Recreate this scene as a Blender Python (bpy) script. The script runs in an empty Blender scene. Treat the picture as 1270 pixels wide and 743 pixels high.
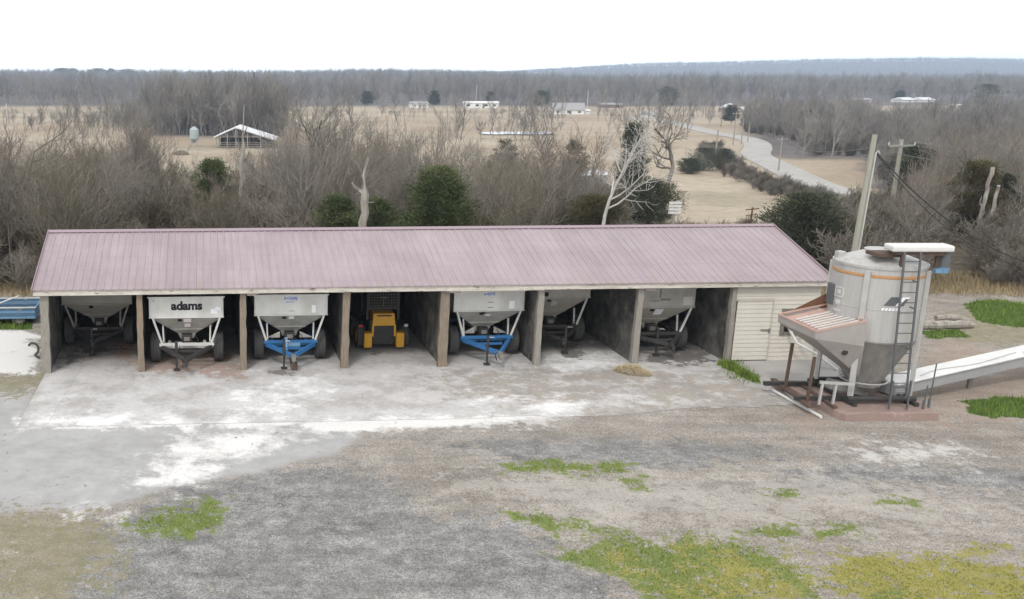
import bpy, bmesh, math, random
import numpy as np
from mathutils import Matrix, Vector
R = math.radians
random.seed(7); NP = np.random.default_rng(11)
scene = bpy.context.scene
col = scene.collection

# ------------------------------------------------------------------ camera, sky, sun, exposure
F, CX, CY, HOR, CAMH = 1200.0, 319.0, 371.5, 92.0, 9.65     # focal length and principal point in photo pixels (1270 wide)
PITCH = math.atan((CY - HOR) / F)
cd = bpy.data.cameras.new('camera'); cam = bpy.data.objects.new('camera', cd); col.objects.link(cam)
cam.location = (0, 0, CAMH); cam.rotation_euler = (R(90) - PITCH, 0, 0)
cd.sensor_fit = 'HORIZONTAL'; cd.sensor_width = 36.0; cd.lens = 36.0 * F / 1270.0
cd.shift_x = (635.0 - CX) / 1270.0
cd.shift_y = 0.0
cd.clip_start = 0.2; cd.clip_end = 40000
scene.camera = cam

SUN_EL, SUN_AZ = 50, 205      # elevation, compass-like azimuth measured from +Y clockwise
wd = bpy.data.worlds.new('World'); scene.world = wd; wd.use_nodes = True
wn, wl = wd.node_tree.nodes, wd.node_tree.links
bg = wn['Background']; bg.inputs[1].default_value = 0.13
sky = wn.new('ShaderNodeTexSky'); sky.sky_type = 'NISHITA'; sky.sun_disc = False
sky.sun_elevation = R(SUN_EL); sky.sun_rotation = R(SUN_AZ); sky.dust_density = 4.0; sky.air_density = 1.2
hs = wn.new('ShaderNodeHueSaturation'); hs.inputs['Saturation'].default_value = 0.2
wl.new(sky.outputs[0], hs.inputs['Color'])
mx = wn.new('ShaderNodeMix'); mx.data_type = 'RGBA'; mx.inputs['Factor'].default_value = 0.72
wl.new(hs.outputs[0], mx.inputs['A']); 
vm = wn.new('ShaderNodeVectorMath'); vm.operation = 'SCALE'; vm.inputs[0].default_value = (0.97, 0.985, 1.0); vm.inputs['Scale'].default_value = 12.0
tcw = wn.new('ShaderNodeTexCoord'); sx_ = wn.new('ShaderNodeSeparateXYZ'); wl.new(tcw.outputs['Generated'], sx_.inputs[0])
mr_ = wn.new('ShaderNodeMapRange'); mr_.inputs['From Min'].default_value = 0.0; mr_.inputs['From Max'].default_value = 0.10; mr_.inputs['To Min'].default_value = 34.0; mr_.inputs['To Max'].default_value = 11.5
wl.new(sx_.outputs['Z'], mr_.inputs['Value']); wl.new(mr_.outputs[0], vm.inputs['Scale'])
wl.new(vm.outputs[0], mx.inputs['B']); wl.new(mx.outputs['Result'], bg.inputs[0])
sd = bpy.data.lights.new('sun', 'SUN'); sd.energy = 1.5; sd.angle = R(11); sd.color = (1.0, 0.96, 0.9)
so = bpy.data.objects.new('sun', sd); col.objects.link(so); so.location = (0, 0, 60)
sv = Vector((math.sin(R(SUN_AZ)) * math.cos(R(SUN_EL)), math.cos(R(SUN_AZ)) * math.cos(R(SUN_EL)), math.sin(R(SUN_EL))))
so.rotation_euler = sv.to_track_quat('Z', 'Y').to_euler()
scene.view_settings.view_transform = 'Standard'; scene.view_settings.look = 'None'
scene.view_settings.gamma = 1; scene.view_settings.exposure = 0.08; scene.view_settings.use_curve_mapping = False
scene.render.engine = 'CYCLES'
scene.cycles.max_bounces = 6; scene.cycles.diffuse_bounces = 2; scene.cycles.glossy_bounces = 2; scene.cycles.volume_bounces = 0
scene.cycles.use_denoising = True

# ------------------------------------------------------------------ survey helpers: photo pixel -> world
CP, SP = math.cos(PITCH), math.sin(PITCH)
def ray(u, v):
    a, b = (u - CX) / F, (CY - v) / F
    return np.array([a, CP + b * SP, -SP + b * CP])
def G(u, v, z=0.0):
    d = ray(u, v); t = (z - CAMH) / d[2]
    return d * t + np.array([0, 0, CAMH])
def sstep(a, b, x):
    t = np.clip((x - a) / (b - a), 0, 1); return t * t * (3 - 2 * t)
def vnoise(x, y, s, seed=0):
    x = np.asarray(x, float) / s + seed * 17.31; y = np.asarray(y, float) / s - seed * 9.77
    xi, yi = np.floor(x), np.floor(y); fx, fy = x - xi, y - yi
    fx = fx * fx * (3 - 2 * fx); fy = fy * fy * (3 - 2 * fy)
    def h(i, j):
        n = np.sin(i * 127.1 + j * 311.7 + seed * 74.7) * 43758.5453
        return n - np.floor(n)
    return (h(xi, yi) * (1 - fx) + h(xi + 1, yi) * fx) * (1 - fy) + (h(xi, yi + 1) * (1 - fx) + h(xi + 1, yi + 1) * fx) * fy
def fbm(x, y, s, seed=0, o=4):
    r = 0; a = 0.5
    for k in range(o):
        r = r + a * vnoise(x, y, s / 2 ** k, seed + k); a *= 0.5
    return r - 0.47
CR_U = [-400, 0, 330, 450, 560, 620, 700, 800, 900, 1000, 1100, 1190, 1270, 1700]
CR_P = [2, 2, 0, 2, 1, 3, 8, 13, 14, 17, 19, 20, 18, 12]
MR_P = [3, 3, 1, 3.5, 2, 0, -3, -5, -6, -5, -4, -3, -3, -3]
def terrain(x, y):
    x = np.asarray(x, float); y = np.asarray(y, float)
    z = -10.0 * sstep(44, 150, y) + 0.5 * fbm(x, y, 60, 3) * sstep(60, 120, y)
    far = np.maximum(y, 1.0); uu = CX + 1232 * x / far
    mid = (9.65 - 12.5 + np.interp(uu, CR_U, MR_P) / 1232 * 2300) + 10
    z = z + np.clip(mid, 0, None) * sstep(700, 2300, y)
    hill = 9.65 - 14 + np.interp(uu, CR_U, CR_P) / 1232 * 4600
    z = z + np.clip(hill - mid + 10, 0, None) * sstep(2900, 4600, y) * (1 - 0.8 * sstep(5200, 7500, y))
    z = z + 6 * fbm(x, y, 500, 5) * sstep(1200, 2500, y)
    # small banks beside the bin
    z = z + 0.55 * np.exp(-(((x - 30.5) / 1.9) ** 2 + ((y - 38.6) / 1.3) ** 2))
    return z
def GT(u, v, dmax=6000):
    d = ray(u, v); o = np.array([0, 0, CAMH]); t = 12.0
    while t < dmax:
        p = o + d * t
        if p[2] <= terrain(p[0], p[1]):
            break
        t *= 1.004
    p[2] = float(terrain(p[0], p[1])); return p
def uy(u, y, v=132):
    """ground point on image column u at forward distance y"""
    d = ray(u, v); x = d[0] / d[1] * y
    return np.array([x, y, float(terrain(x, y))])

# ------------------------------------------------------------------ materials
MATS = {}
def srgb(r, g, b):
    f = lambda c: (c / 255 / 12.92) if c / 255 <= 0.04045 else ((c / 255 + 0.055) / 1.055) ** 2.4
    return (f(r), f(g), f(b), 1)
def mat(name, base, rough=0.8, metal=0.0, var=None, scale=8.0, amount=0.35, stretch=(1, 1, 1), bump=0.0, bscale=40.0,
        spots=None, sscale=6.0, sthr=0.62, rnd=0.0, spec=0.3, coat=0.0, detail=6, swidth=0.08):
    if name in MATS: return MATS[name]
    m = bpy.data.materials.new(name); m.use_nodes = True; n, l = m.node_tree.nodes, m.node_tree.links
    p = n['Principled BSDF']; p.inputs['Roughness'].default_value = rough; p.inputs['Metallic'].default_value = metal
    p.inputs['Specular IOR Level'].default_value = spec
    base = tuple(base)[:3] + (1,)
    tc = n.new('ShaderNodeTexCoord'); mp = n.new('ShaderNodeMapping'); mp.inputs['Scale'].default_value = stretch
    l.new(tc.outputs['Object'], mp.inputs[0])
    c = None
    if var is not None:
        t = n.new('ShaderNodeTexNoise'); t.inputs['Scale'].default_value = scale; t.inputs['Detail'].default_value = detail; t.inputs['Roughness'].default_value = 0.65
        l.new(mp.outputs[0], t.inputs['Vector'])
        rp = n.new('ShaderNodeValToRGB'); e = rp.color_ramp.elements
        e[0].position = 0.5 - amount; e[1].position = 0.5 + amount
        e[0].color = tuple(var)[:3] + (1,); e[1].color = base
        l.new(t.outputs['Fac'], rp.inputs[0]); c = rp.outputs[0]
    if spots is not None:
        t = n.new('ShaderNodeTexNoise'); t.inputs['Scale'].default_value = sscale; t.inputs['Detail'].default_value = 8; t.inputs['Roughness'].default_value = 0.7
        l.new(mp.outputs[0], t.inputs['Vector'])
        mr = n.new('ShaderNodeMapRange'); mr.inputs['From Min'].default_value = sthr; mr.inputs['From Max'].default_value = sthr + swidth
        l.new(t.outputs['Fac'], mr.inputs['Value'])
        mixn = n.new('ShaderNodeMix'); mixn.data_type = 'RGBA'
        if c is None: mixn.inputs['A'].default_value = base
        else: l.new(c, mixn.inputs['A'])
        mixn.inputs['B'].default_value = tuple(spots)[:3] + (1,); l.new(mr.outputs[0], mixn.inputs['Factor']); c = mixn.outputs['Result']
    if rnd > 0:
        oi = n.new('ShaderNodeObjectInfo'); mr = n.new('ShaderNodeMapRange')
        mr.inputs['To Min'].default_value = 1 - rnd; mr.inputs['To Max'].default_value = 1 + rnd
        l.new(oi.outputs['Random'], mr.inputs['Value'])
        h = n.new('ShaderNodeHueSaturation'); l.new(mr.outputs[0], h.inputs['Value'])
        if c is None: h.inputs['Color'].default_value = base
        else: l.new(c, h.inputs['Color'])
        c = h.outputs[0]
    if c is None: p.inputs['Base Color'].default_value = base
    else: l.new(c, p.inputs['Base Color'])
    if bump > 0:
        t = n.new('ShaderNodeTexNoise'); t.inputs['Scale'].default_value = bscale; t.inputs['Detail'].default_value = 5
        l.new(mp.outputs[0], t.inputs['Vector'])
        b = n.new('ShaderNodeBump'); b.inputs['Strength'].default_value = bump; b.inputs['Distance'].default_value = 0.03
        l.new(t.outputs['Fac'], b.inputs['Height']); l.new(b.outputs[0], p.inputs['Normal'])
    MATS[name] = m; return m

M_roof = None
M_roofcap = mat('mauve ridge cap', (0.28, 0.21, 0.235), 0.5, spec=0.5)
M_fascia = mat('peeling cream paint', (0.62, 0.59, 0.535), 0.85, var=(0.40, 0.36, 0.305), scale=2.2, amount=.2, stretch=(0.8, 1, 4), spots=(0.13, 0.085, 0.06), sscale=3.2, sthr=0.575, bump=0.3)
M_post = mat('weathered post wood', (0.30, 0.255, 0.20), 0.9, var=(0.13, 0.10, 0.075), scale=7, stretch=(3, 3, 0.5), spots=(0.33, 0.21, 0.125), sscale=2.5, sthr=0.55, swidth=.15, bump=0.6, bscale=25)
M_greypost = mat('grey post wood', (0.36, 0.34, 0.30), 0.9, var=(0.18, 0.165, 0.14), scale=7, stretch=(3, 3, 0.5), bump=0.6, bscale=25)
M_wallc = mat('stained concrete wall', (0.165, 0.157, 0.142), 0.9, var=(0.05, 0.047, 0.043), scale=1.8, amount=0.16, spots=(0.03, 0.029, 0.027), sscale=1.5, sthr=0.48, bump=0.4, bscale=12, swidth=0.2)
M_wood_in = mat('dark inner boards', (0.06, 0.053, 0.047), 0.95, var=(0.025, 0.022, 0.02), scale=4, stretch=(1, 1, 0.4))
M_siding = mat('cream lap siding', (0.62, 0.585, 0.52), 0.6, var=(0.52, 0.485, 0.42), scale=1.5, spots=(0.34, 0.30, 0.25), sscale=2.2, sthr=0.66)
M_doorp = mat('cream door boards', (0.62, 0.59, 0.53), 0.6, var=(0.53, 0.50, 0.44), scale=1.8)
M_doortrim = mat('dirty cream trim', (0.50, 0.465, 0.405), 0.7, var=(0.38, 0.35, 0.30), scale=5)
M_trimgrey = mat('grey window trim', (0.24, 0.22, 0.19), 0.8, var=(0.14, 0.125, 0.11), scale=6)
M_dark = mat('dark opening', (0.02, 0.02, 0.02), 0.9)
M_hopper = mat('stainless hopper white', (0.66, 0.66, 0.63), 0.5, 0.12, var=(0.48, 0.475, 0.44), scale=1.6, amount=.2, stretch=(1, 1, .5), spots=(0.34, 0.29, 0.23), sscale=2.4, sthr=0.60, swidth=.2, spec=0.5)
M_hopperg = mat('galvanised hopper grey', (0.47, 0.46, 0.425), 0.5, 0.2, var=(0.30, 0.285, 0.25), scale=1.8, amount=.2, swidth=.2, spots=(0.25, 0.215, 0.17), sscale=3.0, sthr=0.64, spec=0.5)
M_hopperd = mat('dusty hopper', (0.42, 0.40, 0.355), 0.6, 0.1, var=(0.31, 0.285, 0.245), scale=2.5, spots=(0.19, 0.165, 0.13), sscale=3.0, sthr=0.62)
M_strut = mat('light grey strut', (0.60, 0.60, 0.58), 0.6, 0.0, var=(0.42, 0.42, 0.40), scale=6)
M_black = mat('black painted steel', (0.03, 0.03, 0.032), 0.6, 0.0, var=(0.055, 0.05, 0.045), scale=6)
M_blue = mat('blue painted steel', (0.022, 0.11, 0.29), 0.5, 0.0, var=(0.035, 0.14, 0.30), scale=4, spots=(0.10, 0.085, 0.08), sscale=7, sthr=0.66)
M_bluel = mat('faded blue paint', (0.17, 0.30, 0.42), 0.65, var=(0.10, 0.20, 0.33), scale=5, spots=(0.3, 0.28, 0.26), sscale=6, sthr=0.66)
M_bluef = mat('dull blue board paint', (0.09, 0.19, 0.31), 0.7, var=(0.05, 0.11, 0.19), scale=3, spots=(0.25, 0.23, 0.21), sscale=3, sthr=.58)
M_tyre = mat('tyre rubber', (0.045, 0.046, 0.047), 0.85, var=(0.085, 0.083, 0.078), scale=5, bump=0.3)
M_rim = mat('dull steel rim', (0.30, 0.29, 0.27), 0.6, 0.3, var=(0.18, 0.16, 0.14), scale=5)
M_sticker = mat('white sticker', (0.82, 0.82, 0.84), 0.5)
M_pinksticker = mat('faded warning label', (0.78, 0.66, 0.68), 0.6, var=(0.82, 0.80, 0.80), scale=22, amount=0.1)
M_decalblack = mat('black lettering', (0.015, 0.015, 0.018), 0.6)
M_decalblue = mat('faded blue lettering', (0.24, 0.30, 0.58), 0.6)
M_yellow = mat('yellow machine paint', (0.62, 0.33, 0.025), 0.5, var=(0.50, 0.26, 0.03), scale=3, spots=(0.16, 0.10, 0.05), sscale=5, sthr=0.66)
M_glass = mat('dark cab glass', (0.02, 0.024, 0.028), 0.15, spec=0.6)
M_red = mat('red lamp lens', (0.38, 0.03, 0.025), 0.3)
M_bin = mat('galvanised tank steel', (0.485, 0.48, 0.465), 0.5, 0.2, var=(0.345, 0.335, 0.315), scale=1.1, amount=.2, stretch=(3.5, 3.5, 0.25), spots=(0.27, 0.215, 0.165), sscale=1.5, sthr=0.58, swidth=.22, spec=0.5)
M_cone = mat('dull grey cone steel', (0.30, 0.29, 0.275), 0.55, 0.25, var=(0.19, 0.18, 0.165), scale=1.4, amount=.2, swidth=.2, stretch=(3, 3, 0.4), spots=(0.24, 0.15, 0.08), sscale=1.8, sthr=0.66)
M_rust = mat('rusty steel', (0.20, 0.10, 0.055), 0.9, var=(0.10, 0.055, 0.035), scale=5, spots=(0.32, 0.30, 0.28), sscale=4, sthr=0.62)
M_hopsteel = mat('rust streaked hopper steel', (0.40, 0.375, 0.355), 0.6, 0.15, var=(0.26, 0.235, 0.22), scale=1.5, spots=(0.33, 0.24, 0.20), sscale=2.0, sthr=0.58, swidth=.2)
M_rustd = mat('dark brown steel', (0.075, 0.055, 0.045), 0.9, var=(0.12, 0.075, 0.055), scale=5)
M_orange = mat('orange stripe', (0.46, 0.24, 0.09), 0.7, var=(0.36, 0.22, 0.12), scale=3, spots=(.36,.33,.29), sscale=4, sthr=.58)
M_legs = mat('pale grey leg steel', (0.50, 0.50, 0.48), 0.5, 0.3, var=(0.38, 0.375, 0.36), scale=3, spots=(0.26, 0.17, 0.10), sscale=4, sthr=0.68)
M_ladder = mat('dark ladder steel', (0.11, 0.115, 0.12), 0.6, 0.2)
M_whitep = mat('white paint', (0.66, 0.655, 0.63), 0.5, var=(0.52, 0.515, 0.49), scale=3, spots=(0.42, 0.38, 0.33), sscale=5, sthr=0.7)
M_auger = mat('white conveyor casing', (0.70, 0.70, 0.69), 0.5, var=(0.52, 0.515, 0.50), scale=1.1, amount=.2, spots=(0.36, 0.33, 0.29), sscale=2.2, sthr=.62, swidth=.15)
M_augerg = mat('grey conveyor side', (0.36, 0.36, 0.36), 0.5, 0.1, var=(0.28, 0.28, 0.28), scale=2)
M_redconc = mat('red stained concrete', (0.30, 0.215, 0.185), 0.9, var=(0.22, 0.16, 0.14), scale=2.2, spots=(0.38, 0.35, 0.32), sscale=2.6, sthr=0.58, bump=0.5, bscale=18, swidth=0.15)
M_hopin = mat('pink rusted hopper floor', (0.50, 0.34, 0.295), 0.8, var=(0.38, 0.25, 0.21), scale=3, spots=(0.60, 0.52, 0.48), sscale=4, sthr=0.6)
M_pole = mat('treated utility pole', (0.36, 0.36, 0.30), 0.9, var=(0.25, 0.24, 0.20), scale=5, stretch=(3, 3, 0.25), bump=0.3)
M_polegrey = mat('grey utility pole', (0.34, 0.32, 0.285), 0.9, var=(0.24, 0.22, 0.19), scale=5, stretch=(3, 3, 0.25))
M_wire = mat('grey wire', (0.20, 0.20, 0.205), 0.6)
M_cable = mat('black cable', (0.025, 0.025, 0.025), 0.7)
M_ins = mat('grey porcelain', (0.50, 0.51, 0.52), 0.3)
M_bark = mat('bare grey bark', (0.23, 0.21, 0.185), 0.95, var=(0.13, 0.115, 0.10), scale=2.5, rnd=0.28)
M_twig = mat('bare twigs', (0.265, 0.238, 0.20), 0.95, var=(0.16, 0.142, 0.118), scale=0.5, amount=0.2, rnd=0.25)
M_twigred = mat('reddish twigs', (0.285, 0.24, 0.198), 0.95, var=(0.18, 0.15, 0.123), scale=0.5, amount=0.2, rnd=0.22)
M_twigpale = mat('pale grey twigs', (0.30, 0.275, 0.24), 0.95, var=(0.19, 0.172, 0.15), scale=0.5, amount=0.2, rnd=0.22)
M_twigolive = mat('olive brown twigs', (0.22, 0.195, 0.145), 0.95, var=(0.13, 0.117, 0.085), scale=0.5, amount=0.2, rnd=0.22)
M_fartwig = mat('far winter crowns', (0.275, 0.252, 0.222), 0.95, var=(0.175, 0.158, 0.14), scale=0.25, amount=0.2, rnd=0.4)
M_white_bark = mat('white sycamore bark', (0.62, 0.60, 0.56), 0.9, var=(0.40, 0.38, 0.34), scale=2, amount=0.2)
M_snag = mat('bleached dead wood', (0.40, 0.37, 0.33), 0.95, var=(0.17, 0.15, 0.13), scale=2.2, amount=0.2, stretch=(2.5, 2.5, 0.5), bump=0.6, bscale=8)
M_cedar = mat('cedar needles', (0.13, 0.155, 0.065), 0.95, spec=.1, var=(0.05, 0.07, 0.032), scale=1.1, amount=0.14, rnd=.0)
M_cedard = mat('dull cedar needles', (0.10, 0.108, 0.068), 0.95, spec=.1, var=(0.045, 0.052, 0.034), scale=0.9, amount=0.2)
M_cedarb = mat('bronzed cedar needles', (0.135, 0.108, 0.055), 0.95, spec=.1, var=(0.055, 0.060, 0.03), scale=0.9, amount=0.2)
M_shrub = mat('brown hedge twigs', (0.17, 0.14, 0.10), 0.95, var=(0.085, 0.075, 0.05), scale=0.8, amount=0.2)
M_grass = mat('green grass blades', (0.175, 0.245, 0.042), 0.9, var=(0.095, 0.15, 0.025), scale=2.2, amount=0.2)
M_moss = mat('yellow green turf', (0.32, 0.30, 0.06), 0.9, var=(0.17, 0.195, 0.04), scale=1.1, amount=0.15)
M_straw = mat('dry straw', (0.52, 0.43, 0.27), 0.95, var=(0.36, 0.29, 0.17), scale=6)
M_drygrass = mat('tan dead grass', (0.31, 0.245, 0.14), 0.95, var=(0.22, 0.175, 0.10), scale=0.6, amount=0.2)
M_barnroof = mat('pale metal barn roof', (0.66, 0.67, 0.68), 0.5, var=(0.54, 0.55, 0.56), scale=0.6)
M_housew = mat('white house siding', (0.72, 0.72, 0.70), 0.7)
M_houseb = mat('tan house siding', (0.42, 0.36, 0.29), 0.8)
M_housebr = mat('brown brick', (0.22, 0.15, 0.115), 0.9)
M_shingle = mat('grey shingles', (0.34, 0.33, 0.33), 0.9, var=(0.27, 0.26, 0.26), scale=1.5)
M_galvb = mat('green grey galvanised', (0.40, 0.45, 0.45), 0.5, 0.2, var=(0.31, 0.36, 0.36), scale=0.8)
M_asph = mat('pale gravelled road', (0.40, 0.385, 0.365), 0.95, var=(0.31, 0.295, 0.275), scale=0.25, amount=0.2)
M_pondm = mat('pond water', (0.10, 0.12, 0.13), 0.08, spec=0.6)
M_concp = mat('grey block', (0.40, 0.38, 0.35), 0.9, var=(0.28, 0.265, 0.24), scale=3)

# ------------------------------------------------------------------ mesh builder
class MB:
    def __init__(s): s.v = []; s.f = []; s.m = []
    def add(s, vs, fs, m=0):
        o = len(s.v); s.v += [tuple(p) for p in vs]; s.f += [tuple(i + o for i in f) for f in fs]; s.m += [m] * len(fs); return s
    def box(s, c, d, rot=None, m=0):
        hx, hy, hz = d[0] / 2, d[1] / 2, d[2] / 2
        vs = [Vector((x, y, z)) for z in (-hz, hz) for y in (-hy, hy) for x in (-hx, hx)]
        if rot is not None:
            q = Matrix.Rotation(rot[2], 3, 'Z') @ Matrix.Rotation(rot[1], 3, 'Y') @ Matrix.Rotation(rot[0], 3, 'X'); vs = [q @ v for v in vs]
        vs = [v + Vector(c) for v in vs]
        return s.add(vs, [(0, 2, 3, 1), (4, 5, 7, 6), (0, 1, 5, 4), (2, 6, 7, 3), (0, 4, 6, 2), (1, 3, 7, 5)], m)
    def beam(s, p0, p1, w, h, m=0, up=(0, 0, 1)):
        p0, p1 = Vector(p0), Vector(p1); d = (p1 - p0).normalized(); u = Vector(up)
        if abs(d.dot(u)) > 0.97: u = Vector((0, 1, 0))
        sx = d.cross(u).normalized(); sz = sx.cross(d)
        vs = [p + sx * a * w / 2 + sz * b * h / 2 for p in (p0, p1) for a, b in ((-1, -1), (1, -1), (1, 1), (-1, 1))]
        return s.add(vs, [(3, 2, 1, 0), (4, 5, 6, 7), (0, 1, 5, 4), (1, 2, 6, 5), (2, 3, 7, 6), (3, 0, 4, 7)], m)
    def tube(s, pts, rs, n=8, m=0, caps=True):
        pts = [Vector(p) for p in pts]
        if not hasattr(rs, '__len__'): rs = [rs] * len(pts)
        rings = []; up = None
        for i, p in enumerate(pts):
            d = (pts[min(i + 1, len(pts) - 1)] - pts[max(i - 1, 0)])
            d = d.normalized() if d.length > 1e-9 else Vector((0, 0, 1))
            if up is None: up = Vector((1, 0, 0)) if abs(d.x) < 0.8 else Vector((0, 1, 0))
            a = d.cross(up).normalized(); b = d.cross(a).normalized(); up = a.cross(d)
            rings.append([p + (a * math.cos(2 * math.pi * k / n) + b * math.sin(2 * math.pi * k / n)) * rs[i] for k in range(n)])
        vs = [v for r_ in rings for v in r_]; fs = []
        for i in range(len(pts) - 1):
            for k in range(n):
                fs.append((i * n + k, i * n + (k + 1) % n, (i + 1) * n + (k + 1) % n, (i + 1) * n + k))
        if caps:
            fs.append(tuple(range(n - 1, -1, -1))); fs.append(tuple((len(pts) - 1) * n + k for k in range(n)))
        return s.add(vs, fs, m)
    def lathe(s, prof, n=32, axis='z', c=(0, 0, 0), m=0, arc=(0, 2 * math.pi)):
        full = abs(arc[1] - arc[0] - 2 * math.pi) < 1e-6; cols_ = n if full else n + 1
        vs = []; fs = []
        for r, z in prof:
            for k in range(cols_):
                t = arc[0] + (arc[1] - arc[0]) * k / n
                q = (r * math.cos(t), r * math.sin(t), z)
                if axis == 'x': q = (z, r * math.cos(t), r * math.sin(t))
                vs.append((q[0] + c[0], q[1] + c[1], q[2] + c[2]))
        for i in range(len(prof) - 1):
            for k in range(n):
                k2 = (k + 1) % cols_
                fs.append((i * cols_ + k, i * cols_ + k2, (i + 1) * cols_ + k2, (i + 1) * cols_ + k))
        return s.add(vs, fs, m)
    def prism(s, poly, thick, m=0):
        """polygon of 3D points, given thickness along its normal"""
        P = [Vector(p) for p in poly]; n = (P[1] - P[0]).cross(P[2] - P[0]).normalized() * thick; k = len(P)
        vs = P + [p + n for p in P]
        fs = [tuple(range(k - 1, -1, -1)), tuple(range(k, 2 * k))] + [(i, (i + 1) % k, k + (i + 1) % k, k + i) for i in range(k)]
        return s.add(vs, fs, m)
    def build(s, name, mats, parent=None, smooth=False, bevel=0):
        me = bpy.data.meshes.new(name); me.from_pydata([tuple(v) for v in s.v], [], s.f)
        for mm in (mats if isinstance(mats, (list, tuple)) else [mats]): me.materials.append(mm)
        if len(me.polygons) == len(s.m): me.polygons.foreach_set('material_index', s.m)
        me.update(); return link(name, me, parent, smooth, bevel)
def link(name, me, parent=None, smooth=False, bevel=0):
    o = bpy.data.objects.new(name, me); col.objects.link(o)
    if parent is not None: o.parent = parent
    if smooth:
        me.polygons.foreach_set('use_smooth', [True] * len(me.polygons))
        try: me.set_sharp_from_angle(angle=R(35))
        except Exception: pass
    if bevel:
        b = o.modifiers.new('edge', 'BEVEL'); b.width = bevel; b.segments = 2; b.limit_method = 'ANGLE'; b.angle_limit = R(40)
    return o
def tag(o, label, cat, group=None, kind=None):
    if label: o['label'] = label
    if cat: o['category'] = cat
    if group: o['group'] = group
    if kind: o['kind'] = kind
    return o
def empty(name, loc, rz=0.0, parent=None):
    o = bpy.data.objects.new(name, None); col.objects.link(o); o.location = loc; o.rotation_euler = (0, 0, rz); o.empty_display_size = 0.3
    if parent is not None: o.parent = parent
    return o
def copy_tree(o, parent=None):
    c = o.copy(); col.objects.link(c)
    if parent is not None: c.parent = parent
    for ch in list(o.children): copy_tree(ch, c)
    return c
def np_mesh(name, V, Fq, mats, k=4):
    """fast mesh from numpy arrays of k-gons"""
    me = bpy.data.meshes.new(name); V = np.asarray(V, np.float32); Fq = np.asarray(Fq, np.int32)
    me.vertices.add(len(V)); me.vertices.foreach_set('co', V.ravel())
    me.loops.add(Fq.size); me.loops.foreach_set('vertex_index', Fq.ravel())
    me.polygons.add(len(Fq)); me.polygons.foreach_set('loop_start', np.arange(0, Fq.size, k, dtype=np.int32))
    for mm in (mats if isinstance(mats, (list, tuple)) else [mats]): me.materials.append(mm)
    me.update(calc_edges=True); return me
def text_mesh(body, size, offset=0.0, extrude=0.002):
    c = bpy.data.curves.new('lettering', 'FONT'); c.body = body; c.size = size; c.align_x = 'CENTER'; c.align_y = 'CENTER'; c.offset = offset; c.extrude = extrude
    o = bpy.data.objects.new('lettering', c); col.objects.link(o)
    dg = bpy.context.evaluated_depsgraph_get(); dg.update()
    me = bpy.data.meshes.new_from_object(o.evaluated_get(dg)); bpy.data.objects.remove(o); bpy.data.curves.remove(c)
    return me

# ------------------------------------------------------------------ ground sheet
def poly_w(px): return np.array([G(u, v)[:2] for u, v in px])
def sdist(X, Y, P):
    """signed distance to polygon, negative inside"""
    d = np.full(X.shape, 1e9); ins = np.zeros(X.shape, bool); n = len(P)
    for i in range(n):
        a, b = P[i], P[(i + 1) % n]; e = b - a
        t = np.clip(((X - a[0]) * e[0] + (Y - a[1]) * e[1]) / (e @ e), 0, 1)
        d = np.minimum(d, np.hypot(X - a[0] - t * e[0], Y - a[1] - t * e[1]))
        c = ((a[1] > Y) != (b[1] > Y)) & (X < (b[0] - a[0]) * (Y - a[1]) / (b[1] - a[1] + 1e-12) + a[0]); ins ^= c
    return np.where(ins, -d, d)
def blob(X, Y, px, soft=0.25, wob=0.7, s=0.9, seed=0, thr=0.0):
    d = sdist(X, Y, poly_w(px)) + wob * 2 * fbm(X, Y, s, seed) + thr
    return 1 - sstep(-soft, soft, d)
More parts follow.
